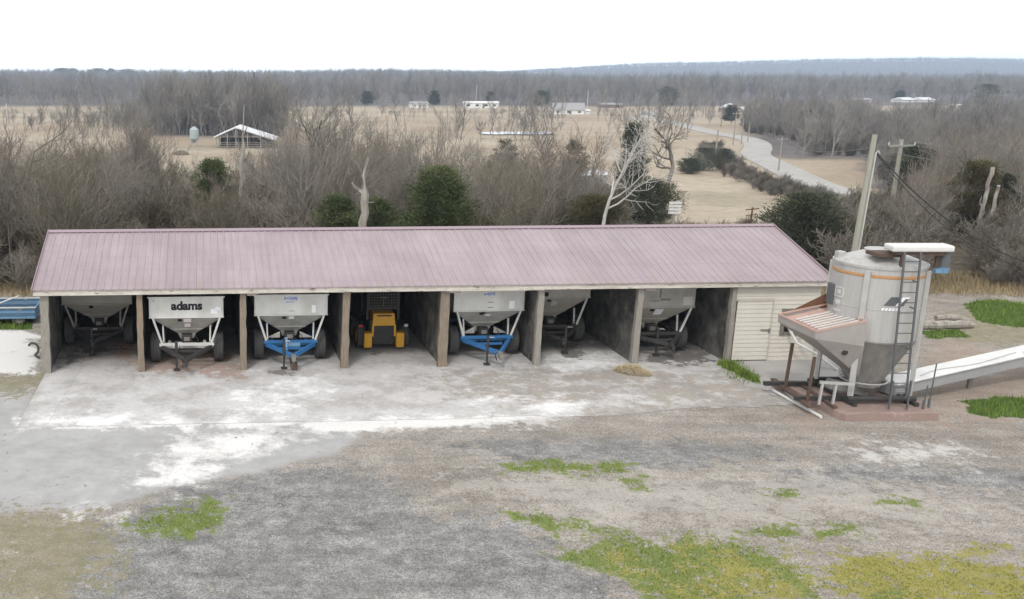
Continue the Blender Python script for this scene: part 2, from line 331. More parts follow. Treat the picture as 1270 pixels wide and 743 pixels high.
ZN = dict(
 darkgrav=[([(60,760),(110,690),(140,640),(190,612),(330,578),(430,575),(560,640),(640,650),(700,690),(745,722),(770,760)],.35,.8,1.6),
           ([(545,552),(640,545),(800,548),(960,552),(985,570),(800,578),(640,573)],.3,.6,1.2),
           ([(960,580),(1100,572),(1290,590),(1290,612),(1120,600),(980,596)],.4,.7,1.2)],
 white=[([(-80,470),(44,464),(44,418),(28,408),(-80,410)],.12,.25,.8),([(180,597),(235,548),(325,526),(348,528),(340,548),(262,572),(215,602)],.35,.5,.9),([(20,522),(345,520),(520,516),(640,512),(690,515),(560,531),(400,535),(345,529),(20,531)],.12,.2,.8)],
 dust=[([(175,598),(235,545),(330,530),(350,548),(262,572),(215,604)],.4,.7,.7),
       ([(350,536),(480,523),(640,516),(690,498),(715,505),(690,527),(560,531),(400,537)],.2,.4,.6),
       ([(1050,560),(1110,552),(1190,556),(1185,572),(1090,572)],.5,.5,.9),
       ([(70,640),(110,632),(142,638),(135,646),(80,648)],.15,.2,.5),
       ],
 pale=[([(560,600),(760,596),(900,604),(1050,600),(1230,630),(1000,650),(760,640)],.9,1.0,1.8)],
 smooth=[([(-30,478),(44,480),(20,536),(-30,536)],.2,.25,.8),([(-20,525),(20,528),(345,522),(450,540),(420,562),(330,583),(200,606),(120,632),(-20,636)],.15,.35,1.0)],
 dead=[([(-20,640),(110,640),(150,665),(140,715),(80,760),(-20,760)],.3,.6,.9),
       ([(20,466),(62,462),(48,478),(20,492),(-20,488),(-20,470)],.2,.25,.6),
       ([(1165,395),(1290,395),(1290,428),(1190,425)],.3,.5,.9)],
 red=[([(1150,480),(1290,455),(1290,520),(1160,530)],.5,.7,1.0),([(985,480),(1040,486),(1030,540),(980,530)],.3,.4,.7),([(1150,425),(1200,420),(1240,440),(1150,475)],.4,.5,1.0)],
 moss=[([(160,645),(235,628),(245,615),(283,618),(272,655),(228,666),(182,660)],.08,.55,.55),
       ([(610,576),(680,570),(780,576),(792,590),(700,587),(625,584)],.08,.45,.5),
       ([(640,640),(700,640),(735,655),(700,664)],.08,.55,.5),
       ([(690,686),(760,664),(850,664),(930,675),(985,690),(1010,722),(1005,760),(850,760),(770,724)],.08,.75,.7),
       ([(1000,690),(1060,688),(1150,698),(1290,704),(1290,760),(1060,760),(1025,716)],.08,.75,.8),
       ([(918,655),(985,650),(992,668),(930,668)],.06,.3,.4),([(1008,656),(1058,649),(1068,661),(1015,669)],.06,.3,.4),
       ([(1088,620),(1135,618),(1140,628),(1095,628)],.05,.25,.4),([(1190,676),(1235,674),(1250,684),(1200,686)],.05,.3,.4),
       ([(955,606),(985,606),(985,614),(960,616)],.05,.15,.4),([(770,592),(800,594),(806,610),(785,606)],.06,.3,.4)],
 lush=[([(892,447),(925,449),(946,470),(925,479),(900,468)],.1,.1,.4),([(1140,410),(1190,408),(1205,418),(1150,421)],.1,.2,.4),
       ([(1195,498),(1235,492),(1290,494),(1290,516),(1230,519),(1200,512)],.1,.2,.5),([(1195,388),(1240,376),(1290,380),(1290,410),(1215,402)],.15,.3,.6),
       ([(-30,392),(40,390),(40,408),(-30,410)],.1,.2,.5)],
)
RUTS = [[(640, 520), (560, 560), (480, 600), (425, 650), (395, 760)], [(1010, 545), (800, 556), (600, 560), (380, 556), (150, 545), (-20, 548)], [(1290, 602), (1000, 582), (800, 586), (600, 602), (450, 640), (330, 760)], [(1290, 560), (1050, 545), (860, 540), (600, 545), (300, 575), (100, 640)]]
def rut(X, Y):
    r = np.zeros(X.shape)
    for k, L_ in enumerate(RUTS):
        P = poly_w(L_); Q = np.array([[np.interp(t_, range(len(P)), P[:, 0]), np.interp(t_, range(len(P)), P[:, 1])] for t_ in np.linspace(0, len(P) - 1, 60)])
        for _ in range(6): Q[1:-1] = (Q[:-2] + 2 * Q[1:-1] + Q[2:]) / 4
        T_ = np.gradient(Q, axis=0); N_ = np.stack([-T_[:, 1], T_[:, 0]], 1); N_ /= np.linalg.norm(N_, axis=1, keepdims=True)
        for o_ in (-.85, .85):
            d = np.full(X.shape, 9.)
            for q in Q + N_ * o_ : d = np.minimum(d, (X - q[0]) ** 2 + (Y - q[1]) ** 2)
            for a_, b_ in zip((Q + N_ * o_)[:-1], (Q + N_ * o_)[1:]):
                m_ = (a_ + b_) / 2; d = np.minimum(d, (X - m_[0]) ** 2 + (Y - m_[1]) ** 2)
            r = np.maximum(r, np.exp(-d / .05) * (.5 + .5 * sstep(-.1, .2, fbm(X, Y, 2.5, 60 + k))))
    return r
def zone(X, Y, name):
    r = np.zeros(X.shape)
    for i, (px, soft, wob, s) in enumerate(ZN[name]):
        P = poly_w(px); c = (X > P[:, 0].min() - 2) & (X < P[:, 0].max() + 2) & (Y > P[:, 1].min() - 2) & (Y < P[:, 1].max() + 2)
        if c.any(): r[c] = np.maximum(r[c], blob(X[c], Y[c], px, (soft * 1.2 + .05) if name == 'lush' else (soft * 2.5 + .35), wob, s, i + 3))
    return r
def axis(lo, hi, fine, far, growth):
    a = list(np.arange(lo, hi + 1e-6, fine)); s = fine; x = hi; up = []
    while x < far[1]: s *= growth; x += s; up.append(x)
    s = fine; x = lo; dn = []
    while x > far[0]: s *= growth; x -= s; dn.append(x)
    return np.array(dn[::-1] + a + up)
AX = axis(-11, 36, 0.13, (-2600, 5600), 1.055); AY = axis(15.5, 46, 0.11, (-60, 5300), 1.045)
GX, GY = np.meshgrid(AX, AY); GZ = terrain(GX, GY)
nx, ny = len(AX), len(AY)
I = np.arange(nx * ny).reshape(ny, nx)
quads = np.stack([I[:-1, :-1], I[:-1, 1:], I[1:, 1:], I[1:, :-1]], -1).reshape(-1, 4)
def attr(me, name, vals):
    a = me.attributes.new(name, 'FLOAT', 'POINT'); a.data.foreach_set('value', np.asarray(vals, np.float32).ravel())
yard = 1 - sstep(41.0, 44.5, GY + 2.4 * fbm(GX, GY, 5, 9)) * 1.0
yard *= sstep(-26, -16, GX) * (1 - sstep(36, 44, GX))
lit = sstep(42, 46, GY) * (1 - sstep(118, 140, GY + 30 * fbm(GX, GY, 40, 2)))    # leaf litter under the thicket
uu = CX + 1232 * GX / np.maximum(GY, 1)
lit *= 1 - (sstep(770, 800, uu) * (1 - sstep(1075, 1100, uu))) * sstep(55, 70, GY)
wood = sstep(600, 640, GY + 60 * fbm(GX, GY, 220, 6)) + 0
wood = np.maximum(wood, sstep(0, 12, GY - np.interp(uu, [925, 940, 985, 1085, 1112, 1165, 1300], [330, 240, 226, 226, 150, 118, 108])) * sstep(925, 950, uu) * (1 - sstep(480, 520, GY)))
wood = np.maximum(wood, sstep(310, 325, GY) * (1 - sstep(440, 455, GY)) * sstep(150, 215, uu) * (1 - sstep(348, 354, uu)))

class NG:
    """tiny node graph helper"""
    def __init__(s, name):
        s.m = bpy.data.materials.new(name); s.m.use_nodes = True; s.n, s.l = s.m.node_tree.nodes, s.m.node_tree.links; s.p = s.n['Principled BSDF']
        s.tc = s.n.new('ShaderNodeTexCoord').outputs['Object']
    def at(s, name):
        a = s.n.new('ShaderNodeAttribute'); a.attribute_name = name; return a.outputs['Fac']
    def noise(s, scale, detail=5, rough=0.6):
        t = s.n.new('ShaderNodeTexNoise'); t.inputs['Scale'].default_value = scale; t.inputs['Detail'].default_value = detail; t.inputs['Roughness'].default_value = rough
        s.l.new(s.tc, t.inputs['Vector']); return t.outputs['Fac']
    def voro(s, scale):
        t = s.n.new('ShaderNodeTexVoronoi'); t.inputs['Scale'].default_value = scale; s.l.new(s.tc, t.inputs['Vector'])
        w = s.n.new('ShaderNodeRGBToBW'); s.l.new(t.outputs['Color'], w.inputs[0]); return w.outputs[0], t.outputs['Distance']
    def ramp(s, fac, a, b, lo=0.3, hi=0.7):
        r = s.n.new('ShaderNodeValToRGB'); e = r.color_ramp.elements; e[0].position = lo; e[1].position = hi
        e[0].color = tuple(a) + (1,); e[1].color = tuple(b) + (1,); s.l.new(fac, r.inputs[0]); return r.outputs[0]
    def mix(s, fac, a, b, mode='MIX'):
        x = s.n.new('ShaderNodeMix'); x.data_type = 'RGBA'; x.blend_type = mode
        for k, v in (('A', a), ('B', b)):
            if isinstance(v, tuple): x.inputs[k].default_value = v + (1,)
            else: s.l.new(v, x.inputs[k])
        if isinstance(fac, float): x.inputs['Factor'].default_value = fac
        else: s.l.new(fac, x.inputs['Factor'])
        return x.outputs['Result']
    def math(s, op, a, b=0.0, clamp=False):
        x = s.n.new('ShaderNodeMath'); x.operation = op; x.use_clamp = clamp
        for k, v in enumerate((a, b)):
            if isinstance(v, (int, float)): x.inputs[k].default_value = v
            else: s.l.new(v, x.inputs[k])
        return x.outputs[0]
    def edge(s, f, lo, hi):
        x = s.n.new('ShaderNodeMapRange'); x.interpolation_type = 'SMOOTHSTEP'; x.inputs['From Min'].default_value = lo; x.inputs['From Max'].default_value = hi
        s.l.new(f, x.inputs['Value']); return x.outputs[0]
    def bump(s, h, strength, dist):
        b = s.n.new('ShaderNodeBump'); b.inputs['Strength'].default_value = strength; b.inputs['Distance'].default_value = dist
        s.l.new(h, b.inputs['Height']); s.l.new(b.outputs[0], s.p.inputs['Normal'])

def nz01(gr, sc_, dt=10, rg_=.75): 
    x = gr.n.new('ShaderNodeMapRange'); x.inputs['From Min'].default_value = .36; x.inputs['From Max'].default_value = .64; gr.l.new(gr.noise(sc_, dt, rg_), x.inputs['Value']); return x.outputs[0]
def zmask(gr, name, k, sc_, lo=.42, hi=.62):
    a_ = gr.at(name); return gr.math('MULTIPLY', gr.edge(gr.math('ADD', a_, gr.math('MULTIPLY', gr.math('SUBTRACT', nz01(gr, sc_), 0.5), k)), lo, hi), gr.edge(a_, 0.0, 0.2))
g = NG('yard and fields'); g.p.inputs['Roughness'].default_value = 0.95; g.p.inputs['Specular IOR Level'].default_value = 0.15
v1, vd = g.voro(34.0); v2, _ = g.voro(80.0)
big = g.noise(0.35, 6); med = g.noise(2.2, 6, 0.7); fine = g.noise(24, 4, 0.7)
tan_ = g.ramp(big, (0.258, 0.234, 0.206), (0.342, 0.317, 0.288), .35, .65)
tan_ = g.mix(g.math('MULTIPLY', g.ramp(med, (0, 0, 0), (1, 1, 1), .45, .7), 0.55), tan_, (0.17, 0.16, 0.147))
grey = g.ramp(med, (0.168, 0.167, 0.166), (0.27, 0.268, 0.264), .3, .7)
# break zone edges with noise
def ez(name, k=1.0, sc_=3.0, lo=.40, hi=.62): return zmask(g, name, k, sc_, lo, hi)
c = g.mix(ez('darkgrav'), tan_, grey)
mp_ = g.n.new('ShaderNodeMapping'); mp_.inputs['Scale'].default_value = (0.22, 1.15, 1); mp_.inputs['Rotation'].default_value = (0, 0, 0.12); g.l.new(g.tc, mp_.inputs[0])
tn = g.n.new('ShaderNodeTexNoise'); tn.inputs['Scale'].default_value = 1.6; tn.inputs['Detail'].default_value = 10; tn.inputs['Roughness'].default_value = 0.72; tn.inputs['Distortion'].default_value = 0.6; g.l.new(mp_.outputs[0], tn.inputs['Vector'])
streak = g.ramp(tn.outputs['Fac'], (0.80, 0.79, 0.785), (1.16, 1.155, 1.15), .36, .64)
c = g.mix(g.math('SUBTRACT', 0.9, g.math('MULTIPLY', g.at('smooth'), 0.5)), c, g.mix(1.0, c, streak, 'MULTIPLY'))
patchy = g.ramp(g.noise(1.1, 10, 0.75), (0.72, 0.72, 0.73), (1.2, 1.2, 1.19), .36, .64)
c = g.mix(0.8, c, g.mix(1.0, c, patchy, 'MULTIPLY'))
stone = g.ramp(v1, (0.55, 0.54, 0.53), (1.42, 1.41, 1.39), .1, .9)
c = g.mix(g.math('SUBTRACT', 0.85, g.math('MULTIPLY', g.at('smooth'), 0.75)), c, g.mix(1.0, c, stone, 'MULTIPLY'))
c = g.mix(0.45, c, g.mix(1.0, c, g.ramp(v2, (0.55, 0.55, 0.55), (1.45, 1.45, 1.45), .1, .9), 'MULTIPLY'))
c = g.mix(g.math('MULTIPLY', g.math('MULTIPLY', g.at('rut'), nz01(g, 2.5)), 0.62), c, g.ramp(fine, (0.125, 0.118, 0.108), (0.20, 0.192, 0.18)))
smoothc = g.mix(0.5, g.ramp(med, (0.29, 0.285, 0.28), (0.39, 0.385, 0.38), .3, .7), g.ramp(g.noise(0.9, 7, 0.7), (0.27, 0.265, 0.26), (0.43, 0.425, 0.42), .35, .65))
c = g.mix(g.edge(g.at('smooth'), 0.3, 0.7), c, smoothc)
c = g.mix(g.math('MULTIPLY', ez('dust', 1.3, 1.8, .3, .95), 0.66), c, g.ramp(fine, (0.48, 0.46, 0.44), (0.68, 0.67, 0.65)))
c = g.mix(g.math('MULTIPLY', ez('white', .9, 1.2, .25, .8), 0.92), c, g.ramp(fine, (0.56, 0.55, 0.53), (0.74, 0.73, 0.715)))
c = g.mix(g.math('MULTIPLY', ez('pale', 1.2, 2.0), 0.4), c, g.ramp(fine, (0.34, 0.32, 0.29), (0.50, 0.47, 0.44)))
c = g.mix(g.math('MULTIPLY', ez('red'), 0.5), c, g.ramp(med, (0.25, 0.17, 0.125), (0.33, 0.255, 0.20)))
deadc = g.mix(nz01(g, 2.4), g.ramp(fine, (0.16, 0.145, 0.10), (0.36, 0.315, 0.225)), g.ramp(fine, (0.09, 0.10, 0.04), (0.23, 0.205, 0.12)))
c = g.mix(g.math('MULTIPLY', ez('dead', 1.5, 4.0), 0.8), c, deadc)
mosscol = g.mix(g.edge(g.math('ADD', g.at('mossy'), g.math('MULTIPLY', g.math('SUBTRACT', nz01(g, 3.0), 0.5), 1.2)), 0.25, 0.75), g.ramp(fine, (0.085, 0.12, 0.02), (0.185, 0.23, 0.045)), g.ramp(fine, (0.19, 0.175, 0.035), (0.32, 0.285, 0.065)))
c = g.mix(g.math('MULTIPLY', ez('moss', 1.5, 3.2, .42, .82), 0.85), c, mosscol)
c = g.mix(ez('lush', .7, 5.0), c, g.ramp(fine, (0.035, 0.065, 0.012), (0.085, 0.13, 0.03)))
# beyond the yard
fieldn = g.noise(0.018, 7, 0.6); f2 = g.noise(0.5, 8, 0.75)
field = g.ramp(fieldn, (0.30, 0.237, 0.172), (0.40, 0.342, 0.262), .38, .62)
field = g.mix(g.math('MULTIPLY', g.edge(g.noise(0.05, 6), 0.52, 0.66), 0.5), field, (0.22, 0.205, 0.145))
field = g.mix(0.6, field, g.mix(1.0, field, g.ramp(f2, (0.6, 0.6, 0.6), (1.35, 1.35, 1.35), .3, .7), 'MULTIPLY'))
litter = g.ramp(f2, (0.085, 0.072, 0.055), (0.185, 0.155, 0.115), .3, .7)
wd_ = g.ramp(g.noise(0.03, 8, 0.8), (0.085, 0.075, 0.070), (0.16, 0.14, 0.13), .35, .65)
far_ = g.mix(g.at('litter'), field, litter); far_ = g.mix(g.at('wood'), far_, wd_)
c = g.mix(g.edge(g.math('ADD', g.at('yard'), g.math('MULTIPLY', g.math('SUBTRACT', g.noise(1.2, 6, .7), 0.5), 0.8)), 0.4, 0.6), far_, c)
g.l.new(c, g.p.inputs['Base Color'])
g.bump(g.math('ADD', g.math('MULTIPLY', v1, 0.5), g.math('MULTIPLY', med, 0.8)), 0.5, 0.03)
me = np_mesh('ground', np.stack([GX, GY, GZ], -1).reshape(-1, 3), quads, g.m)
FX, FY = GX.ravel(), GY.ravel()
attr(me, 'rut', rut(FX, FY))
for zn in ZN: attr(me, zn, zone(FX, FY, zn))
mossy = sstep(-0.12, 0.16, 0.7 * fbm(FX, FY, 1.6, 21) + 0.20 * (FX - 11.8) / 6 + 0.05 * (19.0 - FY))
attr(me, 'mossy', mossy); attr(me, 'yard', yard); attr(me, 'litter', lit); attr(me, 'wood', np.clip(wood, 0, 1))
me.polygons.foreach_set('use_smooth', np.ones(len(me.polygons), bool))
ground = link('ground', me); ground['kind'] = 'structure'

# ------------------------------------------------------------------ shed frame of reference
X0, Y0, YAW = -7.0, 30.72, R(3.2)
CYW, SYW = math.cos(YAW), math.sin(YAW)
def SW(a, b, z=0.0): return Vector((X0 + a * CYW - b * SYW, Y0 + a * SYW + b * CYW, z))
def SL(x, y): dx, dy = x - X0, y - Y0; return dx * CYW + dy * SYW, -dx * SYW + dy * CYW
def a_at(u, b, v=400):
    """shed-local a where image column u crosses the plane at local depth b"""
    d = ray(u, v); nx_, ny_ = -SYW, CYW
    t = (b - ((0 - X0) * nx_ + (0 - Y0) * ny_)) / (d[0] * nx_ + d[1] * ny_); return SL(d[0] * t, d[1] * t)[0]

# concrete slab, one sheet under the shed and in front of it
ax_ = np.arange(-0.02, 24.6, 0.12); by_ = np.arange(-5.6, 7.7, 0.12)
A, B = np.meshgrid(ax_, by_)
PXW = X0 + A * CYW - B * SYW; PYW = Y0 + A * SYW + B * CYW
edge_f = -5.15 + 0.35 * fbm(A, B * 0, 3.0, 4) + 0.15 * fbm(A, B * 0, 0.7, 14) + 1.5 * sstep(22.6, 24.6, A) + 0.5 * sstep(17, 20, A)
keep = (B > edge_f)
idx = np.arange(A.size).reshape(A.shape); kq = keep[:-1, :-1] & keep[1:, 1:] & keep[:-1, 1:] & keep[1:, :-1]
rmax = 24.4 - 1.0 * sstep(-2.5, 0.2, B)
kq &= (A[:-1, :-1] < rmax[:-1, :-1])
q = np.stack([idx[:-1, :-1], idx[:-1, 1:], idx[1:, 1:], idx[1:, :-1]], -1)[kq]
used = np.unique(q); remap = -np.ones(A.size, int); remap[used] = np.arange(len(used))
s = NG('concrete apron'); s.p.inputs['Roughness'].default_value = 0.9; s.p.inputs['Specular IOR Level'].default_value = 0.2
med = s.noise(0.9, 8, 0.7); fine = s.noise(9, 6, 0.75)
c = s.ramp(s.noise(0.45, 8, 0.65), (0.41, 0.39, 0.38), (0.54, 0.525, 0.52), .35, .65)
c = s.mix(0.5, c, s.ramp(fine, (0.36, 0.345, 0.335), (0.58, 0.57, 0.565), .3, .7))
def sz(name, k=1.0): return zmask(s, name, k, 2.2)
c = s.mix(s.math('MULTIPLY', s.at('inside'), 0.75), c, s.ramp(med, (0.10, 0.095, 0.085), (0.27, 0.255, 0.235), .3, .7))  # bay shade put into the floor colour, darker towards the back
c = s.mix(s.math('MULTIPLY', s.edge(s.noise(0.8, 8, .75), .53, .64), 0.55), c, (0.60, 0.59, 0.58))
c = s.mix(s.math('MULTIPLY', zmask(s, 'lime', 1.2, 1.1, .25, 1.0), 0.85), c, s.ramp(fine, (0.62, 0.61, 0.60), (0.78, 0.775, 0.77)))
c = s.mix(s.math('MULTIPLY', zmask(s, 'dirt', 1.2, 1.6, .25, .9), 0.75), c, s.ramp(fine, (0.19, 0.16, 0.125), (0.34, 0.30, 0.25)))
c = s.mix(s.math('MULTIPLY', sz('red', 1.1), 0.65), c, s.ramp(fine, (0.26, 0.135, 0.085), (0.38, 0.25, 0.19)))
c = s.mix(s.math('MULTIPLY', sz('wet', .8), 0.8), c, (0.075, 0.065, 0.055))
vt = s.n.new('ShaderNodeTexVoronoi'); vt.feature = 'DISTANCE_TO_EDGE'; vt.inputs['Scale'].default_value = 0.2
wv = s.n.new('ShaderNodeMix'); wv.data_type = 'RGBA'; wv.inputs['Factor'].default_value = 0.12; s.l.new(s.tc, wv.inputs['A']); nn = s.n.new('ShaderNodeTexNoise'); nn.inputs['Scale'].default_value = 1.3; nn.inputs['Detail'].default_value = 6; s.l.new(s.tc, nn.inputs['Vector']); s.l.new(nn.outputs['Color'], wv.inputs['B']); s.l.new(wv.outputs['Result'], vt.inputs['Vector'])
c = s.mix(s.math('MULTIPLY', s.math('LESS_THAN', vt.outputs['Distance'], 0.0025), 0.16), c, (0.10, 0.09, 0.08))
c = s.mix(s.math('MULTIPLY', s.at('rim'), s.math('MULTIPLY', nz01(s, 1.5), 0.9)), c, s.ramp(fine, (0.22, 0.20, 0.18), (0.36, 0.34, 0.31)))
c = s.mix(s.math('MULTIPLY', zmask(s, 'spill', .9, 1.6, .3, .9), 0.9), c, s.ramp(fine, (0.66, 0.65, 0.64), (0.80, 0.795, 0.785)))
c = s.mix(s.math('MULTIPLY', s.edge(nz01(s, .7), .3, .9), .5), c, (0.235, 0.22, 0.205))
s.l.new(c, s.p.inputs['Base Color']); s.bump(fine, 0.25, 0.01)
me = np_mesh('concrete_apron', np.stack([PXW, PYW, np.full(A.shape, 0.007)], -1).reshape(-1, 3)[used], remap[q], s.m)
ux, uy_, ua, ub = PXW.ravel()[used], PYW.ravel()[used], A.ravel()[used], B.ravel()[used]
def bl(L): 
    r = np.zeros(len(ux))
    for i, (px, soft, wob, sc_) in enumerate(L): r = np.maximum(r, blob(ux, uy_, px, soft * 2.5 + .15, wob, sc_, 31 + i))
    return r
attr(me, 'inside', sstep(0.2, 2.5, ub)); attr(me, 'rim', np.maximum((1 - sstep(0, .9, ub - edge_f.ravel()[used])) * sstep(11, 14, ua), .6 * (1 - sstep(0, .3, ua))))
attr(me, 'lime', bl([([(330,540),(420,520),(560,518),(640,514),(690,494),(720,500),(700,535),(560,540)],.3,.5,.8),
                     ([(300,500),(330,470),(390,470),(400,490),(340,520),(310,520)],.4,.8,.6),([(40,520),(120,512),(300,522),(300,540),(30,540)],.4,.7,.8),
                     ([(670,445),(700,435),(770,440),(775,458),(690,462)],.3,.4,.7),([(720,520),(860,515),(900,520),(800,528),(720,528)],.2,.4,.6),([(575,486),(630,478),(650,490),(600,500)],.4,.8,.6)]))
attr(me, 'spill', bl([([(300,538),(400,523),(520,518),(640,514),(690,497),(722,501),(705,528),(560,535)],.15,.35,.7)]))
attr(me, 'dirt', bl([([(545,462),(660,458),(780,490),(680,508),(560,490)],.9,.8,.9),([(760,470),(940,462),(980,505),(800,510)],.9,.8,.9),([(690,488),(730,482),(745,495),(720,502),(690,500)],.2,.3,.5),([(660,462),(790,458),(860,466),(800,476),(700,474)],.3,.5,.6),
                     ([(700,505),(860,498),(960,505),(960,540),(690,540)],.4,.7,.8),([(880,470),(940,466),(1000,500),(960,530)],.3,.5,.8),([(420,530),(560,528),(660,530),(660,545),(420,545)],.3,.4,.7)]))
attr(me, 'red', bl([([(175,462),(300,462),(300,440),(180,440)],.4,.5,.7),([(265,468),(305,472),(300,455),(262,455)],.2,.2,.5),([(130,425),(172,420),(172,455),(150,445)],.3,.4,.6)]))
attr(me, 'wet', bl([([(330,459),(372,459),(366,466),(340,465)],.1,.1,.4),([(455,436),(475,436),(470,441),(458,441)],.08,.1,.3),([(690,425),(720,425),(728,440),(706,446),(692,436)],.2,.3,.5),
                    ([(790,445),(830,430),(880,432),(882,450),(830,455)],.3,.4,.6),([(60,458),(130,440),(160,430),(100,430)],.5,.4,.7)]) * 0.9)
apron = link('concrete_apron', me); apron['kind'] = 'structure'

# pale slab at the left end of the shed, and slab before the storeroom door
def slab(name, px, z, m, kind='structure', th=0.1):
    P = [(*G(u, v)[:2], z) for u, v in px]; k = len(P)
    o = MB().add(P + [(x, y, z - th) for x, y, _ in P], [tuple(range(k))] + [(i, k + i, k + (i + 1) % k, (i + 1) % k) for i in range(k)]).build(name, m); o['kind'] = kind; return o
M_limeslab = mat('lime covered slab', (0.70, 0.69, 0.67), 0.9, var=(0.55, 0.54, 0.52), scale=0.8, spots=(0.36, 0.34, 0.31), sscale=1.2, sthr=0.62)
M_slabg = mat('worn grey slab', (0.40, 0.385, 0.37), 0.9, var=(0.30, 0.285, 0.265), scale=1.2, spots=(0.26, 0.20, 0.155), sscale=1.0, sthr=0.58, swidth=.2)
slab('door_slab', [(925, 480), (1018, 486), (1040, 470), (1040, 440), (903, 446), (905, 462)], 0.022, M_slabg)

r = NG('mauve roofing sheet'); r.p.inputs['Roughness'].default_value = 0.5; r.p.inputs['Specular IOR Level'].default_value = 0.4
sp_ = r.n.new('ShaderNodeSeparateXYZ'); r.l.new(r.tc, sp_.inputs[0])
wn_ = r.n.new('ShaderNodeTexWhiteNoise'); wn_.noise_dimensions = '1D'; r.l.new(r.math('FLOOR', r.math('MULTIPLY', sp_.outputs['X'], 1.004)), wn_.inputs['W'])
c = r.ramp(r.noise(0.5, 6), (0.285, 0.232, 0.249), (0.335, 0.280, 0.298), .35, .65)
c = r.mix(1.0, c, r.ramp(wn_.outputs[0], (0.96, 0.96, 0.96), (1.04, 1.04, 1.04), 0, 1), 'MULTIPLY')
mp_ = r.n.new('ShaderNodeMapping'); mp_.inputs['Scale'].default_value = (5, .35, 1); r.l.new(r.tc, mp_.inputs[0]); tn = r.n.new('ShaderNodeTexNoise'); tn.inputs['Scale'].default_value = 1.5; tn.inputs['Detail'].default_value = 8; r.l.new(mp_.outputs[0], tn.inputs['Vector'])
c = r.mix(1.0, c, r.ramp(tn.outputs['Fac'], (0.94, 0.935, 0.935), (1.05, 1.05, 1.05), .35, .65), 'MULTIPLY')
fy_ = r.math('FRACT', r.math('MULTIPLY', sp_.outputs['Y'], 1.15))
c = r.mix(r.math('MULTIPLY', r.math('LESS_THAN', fy_, 0.05), 0.14), c, (0.15, 0.10, 0.11))
c = r.mix(r.math('MULTIPLY', r.math('MULTIPLY', r.edge(sp_.outputs['Y'], .6, -.3), r.edge(tn.outputs['Fac'], .5, .62)), .45), c, (0.26, 0.19, 0.16))
r.l.new(c, r.p.inputs['Base Color']); M_roof = r.m
# ------------------------------------------------------------------ the open fronted shed
shed = empty('equipment_shed', (X0, Y0, 0), YAW)
tag(shed, 'long open fronted shed with mauve metal roof and seven bays', 'shed')
AL, AR, AW = -0.27, 26.5, 26.22
BE, ZE, BR, ZR, BB = -0.255, 2.89, 3.67, 4.17, 7.6
def roof_sheet():
    pts = []; a = AL; step = 0.249
    while a < AR - 0.02:
        pts += [(a, 0), (a + 0.015, 0.024), (a + 0.05, 0.024), (a + 0.065, 0), (a + 0.13, 0.0), (a + 0.14, 0.006), (a + 0.16, 0.006), (a + 0.17, 0.0)]; a += step
    pts = [p for p in pts if p[0] < AR] + [(AR, 0)]
    mb = MB(); n = len(pts); lines = []
    for (b, z) in ((BE - 0.05, ZE - 0.018), (BR, ZR), (BB + 0.05, ZE - 0.018)):
        lines.append([(p, b, z + h) for p, h in pts])
    for (b, z) in ((BB + 0.05, ZE - 0.045), (BR, ZR - 0.03), (BE - 0.05, ZE - 0.045)):
        lines.append([(p, b, z) for p, h in pts])
    vs = [v for L in lines for v in L]; fs = []
    for i in range(5):
        for k in range(n - 1): fs.append((i * n + k, i * n + k + 1, (i + 1) * n + k + 1, (i + 1) * n + k))
    for k in range(n - 1): fs.append((5 * n + k, 5 * n + k + 1, k + 1, k))
    mb.add(vs, fs); return mb
rf = roof_sheet().build('roof', M_roof, shed)
mb = MB()
for s_ in (-1, 1):
    dirv = Vector((0, (BE - BR) if s_ < 0 else (BB - BR), ZE - ZR)).normalized()
    p0 = Vector((AL - 0.03, BR, ZR + 0.045)); p1 = Vector((AR + 0.03, BR, ZR + 0.045)); e = dirv * 0.2
    mb.add([p0, p1, p1 + e, p0 + e, p0 - Vector((0, 0, .012)), p1 - Vector((0, 0, .012)), p1 + e - Vector((0, 0, .012)), p0 + e - Vector((0, 0, .012))],
           [(0, 1, 2, 3), (4, 7, 6, 5), (0, 4, 5, 1), (3, 2, 6, 7), (0, 3, 7, 4), (1, 5, 6, 2)])
mb.build('ridge_cap', M_roofcap, rf)
for a in (AL - 0.012, AR + 0.012):
    mb = MB()
    for b1, z1 in ((BE - 0.06, ZE), (BB + 0.06, ZE)): mb.beam((a, BR, ZR - 0.02), (a, b1, z1 - 0.03), 0.03, 0.16)
    mb.build('gable_trim', M_roofcap, rf)
# fascia boards, three lengths
for a0, a1, dz in ((AL + 0.02, 13.27, 0), (13.275, 16.55, -0.012), (16.555, AR - 0.02, 0.004)):
    MB().box(((a0 + a1) / 2, BE + 0.02, ZE - 0.13 + dz), (a1 - a0, 0.045, 0.185)).build('fascia_board', M_fascia, shed, bevel=0.006)
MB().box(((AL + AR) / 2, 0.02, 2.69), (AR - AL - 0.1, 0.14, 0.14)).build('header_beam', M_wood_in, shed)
PA = [0.05, 3.15, 6.54, 9.96, 13.28, 16.53, 19.93, 23.2]
def gable(a, th, inset=0.10, b0=0.08, b1=7.5):
    zf = lambda b: ZR - abs(b - BR) * (ZR - ZE) / (BR - BE) - inset
    return MB().prism([(a - th / 2, b1, -0.05), (a - th / 2, b1, zf(b1)), (a - th / 2, BR, zf(BR)), (a - th / 2, b0, zf(b0)), (a - th / 2, b0, -0.05)], th)
for i, a in enumerate(PA):
    g_ = gable(a, 0.11)
    g_.build('end_wall' if i == 0 else 'partition_wall', M_wallc, shed)
gable(AW, 0.10, b0=0.0).build('end_wall', M_siding, shed)
MB().box(((PA[0] + AW) / 2, 7.52, 1.30), (AW - PA[0], 0.08, 2.7)).build('back_wall', M_wood_in, shed)
